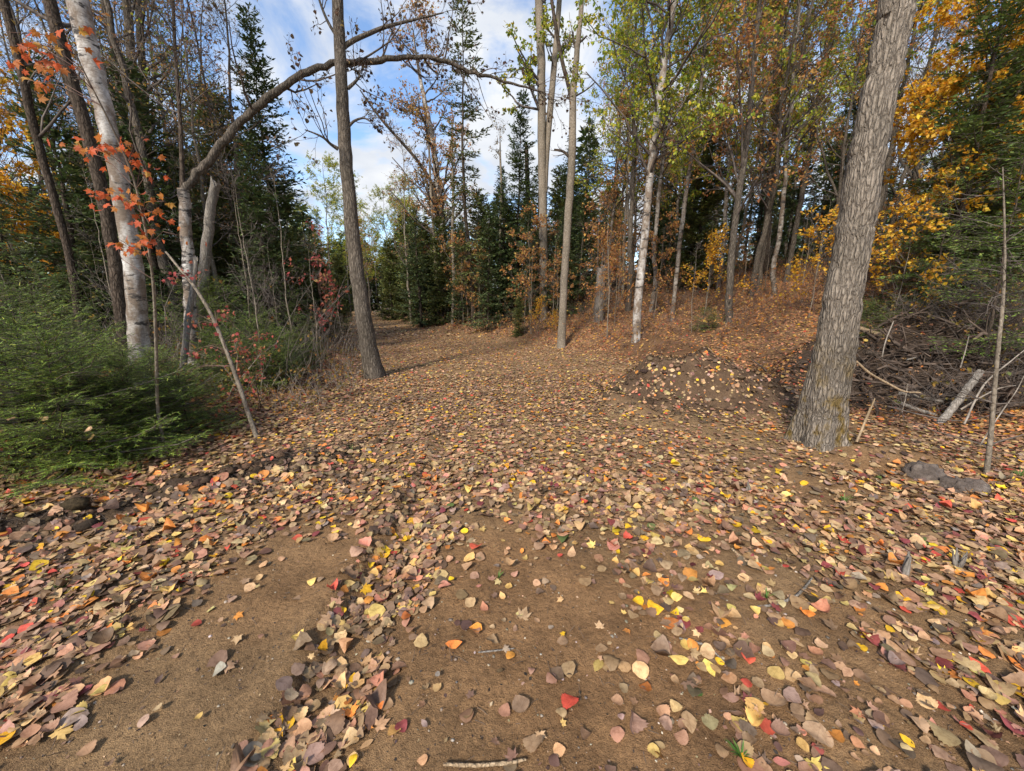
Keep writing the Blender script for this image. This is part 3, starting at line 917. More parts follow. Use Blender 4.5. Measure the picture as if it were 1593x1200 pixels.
def conifer(name, H, R, seed, gap=0.36, per=6, bl_gap=0.13, tuft=0.13, tuft_w=0.3, tstep=0.06, pal=DARKGREEN, droop=0.25, r0=0.11, z0=0.06,
            power=0.8, needles=False, bl=0.36, lean=0.0, skip=0.0, label=None, nside=1):
    rng = RNG(seed)
    t = thing(name, name, 'tree')
    n = 22
    z = np.linspace(-0.25, H, n)
    path = np.stack([0.006 * H * np.cumsum(rng.normal(0, .4, n)), 0.006 * H * np.cumsum(rng.normal(0, .4, n)), z], -1)
    path[:, :2] -= path[1, :2]
    rad = np.maximum(r0 * (1 - np.clip(z / H, 0, 1) ** 0.9), 0.008 if H > 3 else 0.004)
    G = Geo(); trunk_mesh(G, path, rad, 8, 0.02, seed, H > 4)
    mobj('trunk', G.mesh('trunk'), M['bark_brown'], t)
    # boughs
    bz = []
    zz = z0 * H
    while zz < H * 0.985:
        bz += list(zz + rng.normal(0, gap * 0.22, per))
        zz += gap * (0.6 + 0.55 * (1 - zz / H))
    bz = np.clip(np.array(bz), 0.02, H * 0.985)
    bz = bz[rng.random(len(bz)) > skip]
    N_ = len(bz)
    fr = 1 - bz / H
    L = (R * fr ** power * rng.uniform(0.62, 1.12, N_) + 0.05 * R)
    az = rng.uniform(0, 2 * PI, N_)
    s = np.linspace(0, 1, 6)
    out = np.stack([np.cos(az), np.sin(az)], -1)
    up = 0.30 * (1 - fr) - droop * fr
    P = np.zeros((N_, 6, 3))
    P[:, :, :2] = np.stack([np.interp(bz, z, path[:, 0]), np.interp(bz, z, path[:, 1])], -1)[:, None] + out[:, None] * (L[:, None] * s)[:, :, None]
    P[:, :, 2] = bz[:, None] + L[:, None] * (up[:, None] * s + 0.22 * s ** 2)
    P[:, 1:] += np.cumsum(rng.normal(0, 0.018, (N_, 5, 3)) * L[:, None, None], 1)
    Rb = np.maximum(0.011 * L[:, None] * (1 - 0.75 * s)[None], 0.0028 if H > 3 else 0.0016)
    GB = Geo(); GB.add(*tubes(P, Rb, 4))
    # branchlets in a flat spray on both sides
    idx, tt, sd = [], [], []
    for i in range(N_):
        m = max(2, int(L[i] / bl_gap))
        for q in (-1, 1):
            idx += [i] * m; tt += list(np.clip(np.linspace(0.12, 0.98, m) + rng.normal(0, 0.03, m), 0.05, 1)); sd += [q] * m
    idx = np.array(idx); tt = np.array(tt); sd = np.array(sd, float)
    pos, tan = sample(P, idx, tt)
    lat = nrm(np.cross(tan, np.array([0, 0, 1.0])))
    a = rng.normal(0.85, 0.15, len(idx))[:, None]
    d = nrm(tan * np.cos(a) + lat * sd[:, None] * np.sin(a) + rng.normal(0, 0.13, (len(idx), 3)) + np.array([0, 0, -0.10]))
    bl_L = (bl * L[idx] * (1.05 - tt) + 0.5 * bl_gap + 0.03) * rng.uniform(0.6, 1.25, len(idx))
    Pb = pos[:, None] + d[:, None] * (bl_L[:, None] * np.linspace(0, 1, 3))[:, :, None]
    Pb[:, 2, 2] -= 0.08 * bl_L
    GB.add(*tubes(Pb[:, [0, 2]], np.full((len(idx), 2), 0.0022 if H > 3 else 0.0012), 3))
    tag(mobj('branchwork', GB.mesh('branchwork'), M['twig'], t), kind='stuff')
    # needle sprays
    GL = Geo()
    A = np.concatenate([Pb, P[:, [0, 3, 5]]]); AL = np.concatenate([bl_L, L])
    k = np.maximum(2, (AL / tstep).astype(int)) * nside
    ix = np.repeat(np.arange(len(A)), k)
    u = rng.random(len(ix))
    p, tn = sample(A, ix, u)
    lt = nrm(np.cross(tn, np.array([0, 0, 1.0])))
    sgn = rng.choice([-1.0, 1.0], len(ix))[:, None]
    aa = rng.normal(0.75 if needles else 0.5, 0.2, len(ix))[:, None]
    dd = nrm(tn * np.cos(aa) + lt * sgn * np.sin(aa) + rng.normal(0, 0.22, (len(ix), 3)) + np.array([0, 0, 0.1]))
    nn = np.array([0, 0, 1.0]) + rng.normal(0, 0.35, (len(ix), 3))
    sz = tuft * rng.uniform(0.65, 1.3, len(ix))
    c = pick(rng, pal, len(ix), 0.16)
    tip = (u > 0.75)[:, None]
    c = c * np.where(tip, (1.5, 1.45, 1.3), (0.85, 0.85, 0.85)) if needles else c * (1 + 0.25 * tip)
    # brightness differs from bough to bough
    par = np.concatenate([idx, np.arange(N_)])[ix]
    c = c * rng.uniform(0.72, 1.3, N_)[par][:, None]
    tm = L_NEEDLE if needles else (np.array([(0, 0), (.5, -tuft_w / 2), (1, 0), (.5, tuft_w / 2)]), L_DIA[1])
    put_leaves(GL, p, dd, nn, sz, tm, c, 0.0, 0.0)
    tag(mobj('crown', GL.mesh('crown', (0, 0, 0), False), M['needle'], t), kind='stuff')
    return t

USED = set()
def place(proto, x, y, label, group=None, s=1.0, rz=0.0, lean=(0, 0), name=None, cat=None, dz=0.0, sz=None):
    o = proto if proto.name not in USED and not USED.add(proto.name) else copy_tree(proto)
    o.location = (x, y, float(hgt(x, y)) - 0.02 + dz)
    o.rotation_euler = (lean[0], lean[1], rz)
    o.scale = (s, s, sz or s)
    if name: o.name = name
    o['label'] = label
    if cat: o['category'] = cat
    if group: o['group'] = group
    return o

# ------------------------------------------------------------------ trees one can tell apart
def px_x(px, py, Y): return float(at(px, py, Y)[0])

# big furrowed tree right of the track
t, P, R, B = traced_tree('big_tree', 'thick furrowed grey trunk leaning beside the brush pile', [(1272, 690, 74), (1277, 655, 70), (1287, 592, 66), (1301, 520, 64), (1318, 420, 63),
    (1336, 320, 63), (1353, 220, 64), (1374, 120, 63), (1391, 30, 62), (1400, -25, 62)], None, 'bark_big', 9.0, None, 100, 3, 0.05, 220, flare=0.34, ridge=0.075)
GB, GL = Geo(), Geo()
crown(RNG(31), GB, GL, P, R, 0.55, 1.0, 16, 2.6, 0.9, 5, 5, 4, 0.07, YG)
finish(t, B, GB, GL)

# slim dark trunk at the left verge
t, P, R, B = traced_tree('slim_tree', 'slim dark grey trunk standing at the left verge of the track', [(583, 588, 33), (574, 545, 27), (564, 480, 25), (550, 380, 23), (540, 270, 21),
    (534, 180, 20), (529, 90, 19), (525, 0, 18), (523, -30, 18)], None, 'bark_grey', 6.0, None, 18, 5, 0.03, 70)
YT = float(B[1])
GB, GL = Geo(), Geo()
rng = RNG(32)
for pts, y1 in (([(531, 76, 9), (548, 64, 8), (575, 52, 7), (600, 42, 6), (640, 32, 4), (690, 20, 2)], 0.5), ([(541, 138, 6), (552, 128, 5), (561, 117, 3)], 0.1),
            ([(543, 196, 5), (552, 188, 4), (566, 184, 3), (577, 190, 2)], 0.1), ([(527, 62, 6), (512, 38, 5), (500, 10, 4), (488, -30, 3)], 0.2),
            ([(526, 232, 7), (515, 225, 5), (504, 215, 4), (490, 208, 3), (474, 202, 2)], -0.3)):
    p, r = pix_path(pts, YT, YT + y1)
    p, r = smooth_path(p, r, 14)
    G = Geo(); G.add(*tubes(p, r, 7)); mobj('branch', G.mesh('branch', B), M['bark_grey'], t)
    crown(rng, GB, GL, p, r, 0.25, 1.0, 7, 0.7, 0.9, 3, 3, 1, 0.055, BROWNLEAF, rtw=0.003, tmpl=L_MID, tdecay=0.2)
crown(rng, GB, GL, P, R, 0.60, 1.0, 16, 2.2, 0.9, 5, 4, 2, 0.08, BROWNLEAF)
finish(t, B, GB, GL)

# big pale birch on the left
t, P, R, B = traced_tree('birch_tree', 'thick pale birch leaning left behind the low green fir', [(224, 655, 39), (219, 600, 38), (216, 540, 36), (213, 470, 35), (204, 400, 34), (191, 310, 33),
    (173, 220, 33), (151, 130, 36), (129, 40, 40), (113, -30, 42)], 5.1, 'birch', 6.0, None, 26, 6, 0.03, 90)
YB = float(B[1])
GB, GL = Geo(), Geo()
crown(RNG(33), GB, GL, P, R, 0.55, 1.0, 12, 1.8, 0.8, 5, 4, 2, 0.06, OLIVE)
finish(t, B, GB, GL)

# bent birch whose limb arches across to the right
t, P, R, B = traced_tree('bent_birch', 'pale birch whose dark limb arches right past the slim trunk', [(300, 560, 24), (296, 480, 22), (293, 400, 21), (288, 345, 20), (285, 295, 20)], 7.3, 'birch_dark', 0, None, 14, 8, 0.04, 34, flare=False)
YA = float(B[1])
GB, GL = Geo(), Geo()
p, r = pix_path([(285, 300, 20), (300, 278, 19), (328, 245, 18), (368, 197, 18), (420, 150, 16), (480, 112, 14), (525, 98, 11), (575, 96, 9), (620, 90, 9), (685, 93, 8), (735, 113, 6), (800, 131, 4), (850, 146, 2)], YA, YA + 1.5)
p, r = smooth_path(p, r * 0.82, 70)
p[1:-1] += RNG(77).normal(0, .012, (68, 3)); r = r * (1 + .10 * np.interp(np.arange(70), np.arange(0, 75, 5), RNG(78).normal(size=15)))
G = Geo(); trunk_mesh(G, p, r, 12, 0.09, 9, False); mobj('arching_limb', G.mesh('arching_limb', B), M['bark_grey'], t)
crown(RNG(34), GB, GL, p, r, 0.25, 0.75, 16, 0.9, 1.1, 4, 3, 1, 0.05, BROWNLEAF, bend=(0, 0, 0.5), rtw=0.0032, tmpl=L_MID, tdecay=0.1)
crown(RNG(35), GB, GL, p, r, 0.72, 1.0, 14, 0.9, 0.6, 4, 3, 1, 0.05, BROWNLEAF, bend=(0, 0, -0.15), rtw=0.003, tmpl=L_MID, tdecay=0.2)
p, r = pix_path([(284, 300, 10), (283, 250, 8), (279, 170, 7), (273, 90, 6), (269, 0, 6), (266, -60, 5), (262, -140, 3)], YA, YA + 0.2)
p, r = smooth_path(p, r, 30)
G = Geo(); G.add(*tubes(p, r, 8)); mobj('upright_limb', G.mesh('upright_limb', B), M['bark_brown'], t)
crown(RNG(36), GB, GL, p, r, 0.15, 1.0, 20, 1.5, 0.8, 5, 4, 2, 0.05, BROWNLEAF, bend=(0, 0, 0.1), rtw=0.003)
finish(t, B, GB, GL)

# other traced trunks: name, label, points, distance, bark, extension, crown settings
snag, P, R, B = traced_tree('broken_snag', 'broken grey trunk snapped off beside the bent birch', [(309, 540, 20), (316, 440, 18), (326, 340, 17), (336, 284, 16)], 8.4, 'wood_grey', 0, None, 12, 11, 0.04, 26, jag=0.10, flare=False, cat='snag')

TR = [
 ('leaning_tree', 'dark trunk leaning left close behind the thick pale birch', [(186, 470, 25), (178, 400, 25), (166, 330, 25), (142, 230, 25), (113, 130, 25), (86, 40, 26), (70, -25, 26)], 7.2, 'bark_brown', 5, dict(t0=.5, nb=14, L=2.0, leaves=2, pal=OLIVE), 'twig'),
 ('leaning_tree', 'thin dark leaning trunk at the photo left edge under orange leaves', [(122, 490, 15), (108, 400, 15), (81, 300, 16), (56, 210, 17), (36, 120, 18), (8, 10, 18)], 8.6, 'bark_brown', 4, dict(t0=.4, nb=16, L=2.0, leaves=3, pal=RUST), 'twig'),
 ('mossy_tree', 'left one of two straight mossy grey trunks behind the pale birch', [(244, 440, 16), (229, 330, 17), (216, 220, 17), (206, 110, 17), (197, 0, 16), (193, -40, 15)], 11.5, 'bark_grey', 4, dict(t0=.35, nb=22, L=1.8, leaves=3, pal=YG), 'twig'),
 ('mossy_tree', 'right one of two straight mossy grey trunks behind the pale birch', [(254, 440, 14), (237, 300, 14), (224, 150, 14), (215, 0, 13), (212, -40, 12)], 12.3, 'bark_grey', 4, dict(t0=.3, nb=22, L=1.7, leaves=3, pal=YG), 'twig'),
 ('tall_pole_tree', 'tall straight grey trunk rising above the dark spruces with a second stem', [(846, 480, 13), (845, 350, 13), (843, 230, 13), (842, 100, 13), (838, 0, 12), (836, -40, 12)], 17.0, 'bark_pole', 5, dict(t0=.45, nb=16, L=1.5, leaves=9, lsize=.11, pal=YG, n3=4), 'twig'),
 ('birch_tree', 'white birch with yellow-green leaves on the bank past the mound', [(990, 530, 14), (992, 470, 13), (999, 410, 13), (1008, 310, 12), (1018, 210, 12), (1033, 100, 11), (1048, 10, 10), (1053, -30, 9)], None, 'birch', 3.5, dict(t0=.36, nb=44, L=2.4, leaves=9, lsize=.075, pal=YG, n2=6, n3=5, bend=(0, 0, 0.0), droop=0.8), 'twig'),
 ('thin_birch', 'thin pale leaning stem right of the white birch', [(1045, 500, 7), (1055, 405, 7), (1066, 310, 7), (1078, 230, 6), (1090, 140, 5), (1098, 60, 4)], None, 'birch_grey', 2, dict(t0=.5, nb=26, L=1.5, leaves=8, lsize=.075, pal=YG), 'twig'),
 ('rusty_tree', 'grey trunk with fanned bare stems and rust leaves on the hillside', [(1133, 503, 14), (1135, 450, 12), (1140, 380, 12), (1150, 300, 11), (1163, 210, 10), (1171, 120, 9), (1178, 40, 8)], None, 'bark_grey', 3, dict(t0=.28, nb=34, L=2.3, leaves=5, lsize=.08, pal=RUST, n2=6, n3=4, ang=0.7), 'twig'),
 ('pale_birch', 'pale birch with olive and rust crown beside two thin saplings', [(699, 497, 12), (695, 440, 12), (688, 370, 11), (682, 300, 10), (673, 220, 9), (661, 160, 7), (650, 100, 5)], None, 'birch', 1.5, dict(t0=.30, nb=40, L=2.6, leaves=7, lsize=.10, pal=MIXED, n2=6, n3=4), 'twig'),
 ('sapling', 'left one of two thin pale saplings in front of the olive-crowned birch', [(683, 503, 5), (679, 430, 5), (675, 370, 4.5), (670, 290, 4), (667, 220, 3)], None, 'bark_pole', 1, dict(t0=.35, nb=12, L=1.2, leaves=3, lsize=.09, pal=RUST), 'twig'),
 ('sapling', 'right one of two thin pale saplings in front of the olive-crowned birch', [(704, 503, 5), (706, 430, 5), (704, 370, 5), (705, 310, 4), (703, 220, 3)], None, 'bark_pole', 1, dict(t0=.3, nb=16, L=1.3, leaves=4, lsize=.09, pal=RUST), 'twig'),
 ('sapling', 'solitary thin pale sapling before the dark spruce stand', [(778, 494, 4), (779, 430, 4), (778, 370, 4), (780, 300, 3.5), (778, 240, 3)], None, 'bark_pole', 1, dict(t0=.45, nb=8, L=0.8, leaves=1, pal=OLIVE), 'twig'),
 ('sapling', 'leafless slender sapling just left of the white birch', [(968, 475, 4.5), (970, 400, 5), (973, 340, 4.5), (977, 260, 4), (980, 180, 3)], None, 'bark_pole', 1, dict(t0=.45, nb=14, L=1.0, leaves=3, pal=RUST), 'twig'),
 ('grey_tree', 'straight grey trunk among rust leaves high on the hillside', [(1190, 440, 12), (1195, 330, 13), (1203, 200, 13), (1211, 70, 13), (1215, 0, 13), (1218, -40, 12)], 17.5, 'bark_brown', 4, dict(t0=.35, nb=24, L=2.0, leaves=5, lsize=.09, pal=RUST), 'twig'),
 ('grey_tree', 'leaning grey trunk left of the big furrowed tree on the hill', [(1225, 425, 9), (1243, 330, 9), (1262, 220, 9), (1280, 120, 9), (1297, 10, 9)], 15.0, 'bark_grey', 3, dict(t0=.4, nb=22, L=1.9, leaves=5, lsize=.09, pal=YG), 'twig'),
]
for j, (nm, lb, pts, Y, bark, ext, kw, tw) in enumerate(TR):
    t, P, R, B = traced_tree(nm, lb, pts, Y, bark, ext, None, 10, 40 + j, 0.03, 44)
    GB, GL = Geo(), Geo()
    rng = RNG(400 + j)
    crown(rng, GB, GL, P, R, **kw)
    if nm == 'tall_pole_tree':
        p, r = pix_path([(847, 300, 10), (850, 240, 10), (858, 150, 10), (865, 70, 9), (871, -10, 8), (876, -90, 6)], float(B[1]), float(B[1]) + .4)
        p, r = smooth_path(p, r, 30)
        G = Geo(); G.add(*tubes(p, r, 9)); mobj('second_stem', G.mesh('second_stem', B), M['bark_pole'], t)
        crown(rng, GB, GL, p, r, t0=.5, nb=10, L=1.3, leaves=5, lsize=.10, pal=YG)
    if nm == 'pale_birch':
        p, r = pix_path([(690, 400, 6), (676, 300, 6), (655, 258, 5), (625, 222, 4.5), (598, 192, 4), (575, 162, 3), (560, 140, 2)], float(B[1]), float(B[1]) - 1.0)
        p, r = smooth_path(p, r, 26)
        G = Geo(); G.add(*tubes(p, r, 7)); mobj('leaning_limb', G.mesh('leaning_limb', B), M['bark_brown'], t)
        crown(rng, GB, GL, p, r, t0=.3, nb=14, L=1.0, leaves=2, lsize=.08, pal=OLIVE)
    finish(t, B, GB, GL, tw)

# forked dead tree in the middle
t, P, R, B = traced_tree('forked_dead_tree', 'bare forked dead tree with pale lower trunk at the bank', [(873, 541, 14), (876, 470, 12), (880, 400, 12), (885, 320, 12), (890, 240, 12), (891, 165, 11), (897, 90, 9), (903, 30, 8), (907, -30, 7)], None, 'bark_pole', 1.5, None, 12, 61, 0.04, 50)
YD = float(B[1])
GB = Geo()
for pts in ([(891, 168, 8), (885, 135, 7), (875, 98, 6), (866, 50, 6), (858, 0, 5), (853, -40, 4)], [(898, 85, 4), (893, 68, 3), (891, 50, 3)], [(899, 68, 4), (907, 62, 3), (913, 56, 2)],
            [(886, 245, 5), (876, 236, 4), (862, 233, 3)], [(895, 150, 3), (912, 140, 2), (926, 128, 1.5)]):
    p, r = pix_path(pts, YD, YD + 0.1)
    p, r = smooth_path(p, r, 14)
    G = Geo(); G.add(*tubes(p, r, 7)); mobj('branch', G.mesh('branch', B), M['bark_brown'], t)
    crown(RNG(int(pts[0][0])), GB, None, p, r, 0.2, 1, 4, 0.5, 0.9, 2, 0, 0)
finish(t, B, GB)

# slender sapling right of the brush pile, with a few green sprays
t, P, R, B = traced_tree('sapling', 'crooked bare sapling rising from the leaves near the right edge', [(1534, 737, 11), (1540, 690, 10), (1546, 620, 9), (1553, 540, 8), (1560, 470, 7), (1563, 400, 5), (1562, 330, 4), (1560, 260, 2)], None, 'bark_pole', 0, None, 10, 71, 0.04, 30, flare=False)
GB = Geo(); crown(RNG(71), GB, None, P, R, 0.15, 1, 18, 0.6, 1.2, 3, 2, 0, bend=(0, 0, -.1), rtw=.0022)
finish(t, B, GB)

# ------------------------------------------------------------------ kinds that repeat
spruce_a = conifer('spruce_tree', 11.5, 1.8, 501, gap=0.32, tuft=0.17, tuft_w=0.34, tstep=0.055)
spruce_b = conifer('spruce_tree', 13.0, 1.4, 502, gap=0.45, tuft=0.16, tuft_w=0.32, per=5, skip=0.25, pal=OLIVEGREEN, droop=0.45, power=0.6, z0=0.15)
spruce_c = conifer('spruce_tree', 7.0, 1.5, 503, gap=0.26, bl_gap=0.11, tuft=0.15, tuft_w=0.34, tstep=0.05)
hemlock = conifer('hemlock_tree', 10.0, 3.1, 504, gap=0.5, per=6, bl_gap=0.14, tuft=0.13, tuft_w=0.42, tstep=0.055, pal=HEMGREEN, droop=0.42, bl=0.42, power=0.65, r0=0.16, z0=0.10)
young_hem = conifer('hemlock_sapling', 4.2, 1.45, 505, gap=0.32, per=5, bl_gap=0.085, tuft=0.06, tuft_w=0.26, tstep=0.03, pal=FIRGREEN, droop=0.2, bl=0.42, power=0.6, r0=0.035, z0=0.12, skip=0.2)
fir_bush = conifer('fir_bush', 1.1, 1.0, 506, gap=0.14, per=7, bl_gap=0.055, tuft=0.032, tstep=0.0068, pal=FIRGREEN, droop=0.05, r0=0.018, z0=0.05, power=0.55, needles=True, bl=0.40)
fir_young = conifer('young_fir', 2.3, 0.85, 507, gap=0.24, per=6, bl_gap=0.06, tuft=0.033, tstep=0.0080, pal=FIRGREEN, droop=0.1, r0=0.022, z0=0.06, power=0.7, needles=True, bl=0.38)
birch_p = proto_deciduous('birch_tree', 14.0, 0.10, 511, 'birch_grey', 'twig', t0=.34, nb=40, L=2.1, n2=6, n3=5, leaves=7, lsize=.085, pal=YG, bend=(0, 0, 0), droop=.8)
rust_p = proto_deciduous('rusty_tree', 10.5, 0.10, 512, 'bark_grey', 'twig', 1, t0=.30, nb=26, L=2.2, n2=5, n3=4, leaves=5, lsize=.085, pal=RUST)
gold_p = proto_deciduous('golden_maple', 9.5, 0.11, 513, 'bark_grey', 'twig', 1, t0=.22, nb=32, L=2.5, n2=6, n3=4, leaves=14, lsize=.10, pal=GOLD, droop=.3)
bare_p = proto_deciduous('bare_tree', 13.0, 0.12, 514, 'bark_grey', 'twig', 1, t0=.25, nb=30, L=1.9, n2=6, n3=5, leaves=1, lsize=.06, pal=OLIVE)
bare_q = proto_deciduous('bare_tree', 11.0, 0.085, 515, 'bark_pole', 'twig', 0, t0=.2, nb=34, L=1.5, n2=6, n3=5, leaves=1, lsize=.06, pal=RUST)
sap_bare = proto_deciduous('bare_sapling', 4.6, 0.024, 516, 'bark_pole', 'twig', 0, t0=.25, nb=18, L=0.8, n2=4, n3=3, leaves=0)
sap_rust = proto_deciduous('rusty_sapling', 4.2, 0.024, 517, 'bark_pole', 'twig', 0, t0=.25, nb=20, L=1.1, n2=4, n3=3, leaves=5, lsize=.075, pal=RUST)
sap_gold = proto_deciduous('golden_sapling', 2.6, 0.018, 518, 'bark_pole', 'twig', 0, t0=.2, nb=18, L=0.9, n2=4, n3=3, leaves=5, lsize=.07, pal=GOLD, droop=.2)
sap_red = proto_deciduous('red_sapling', 2.4, 0.014, 519, 'bark_brown', 'twig_red', 0, t0=.25, nb=14, L=0.7, n2=3, n3=3, leaves=2, lsize=.07, pal=CRIMSON, droop=.4)
cedar_p = conifer('cedar_tree', 8.0, 1.6, 508, gap=0.26, per=7, bl_gap=0.12, tuft=0.16, tuft_w=0.42, tstep=0.05, pal=OLIVEGREEN, droop=0.1, power=0.5, z0=0.02)

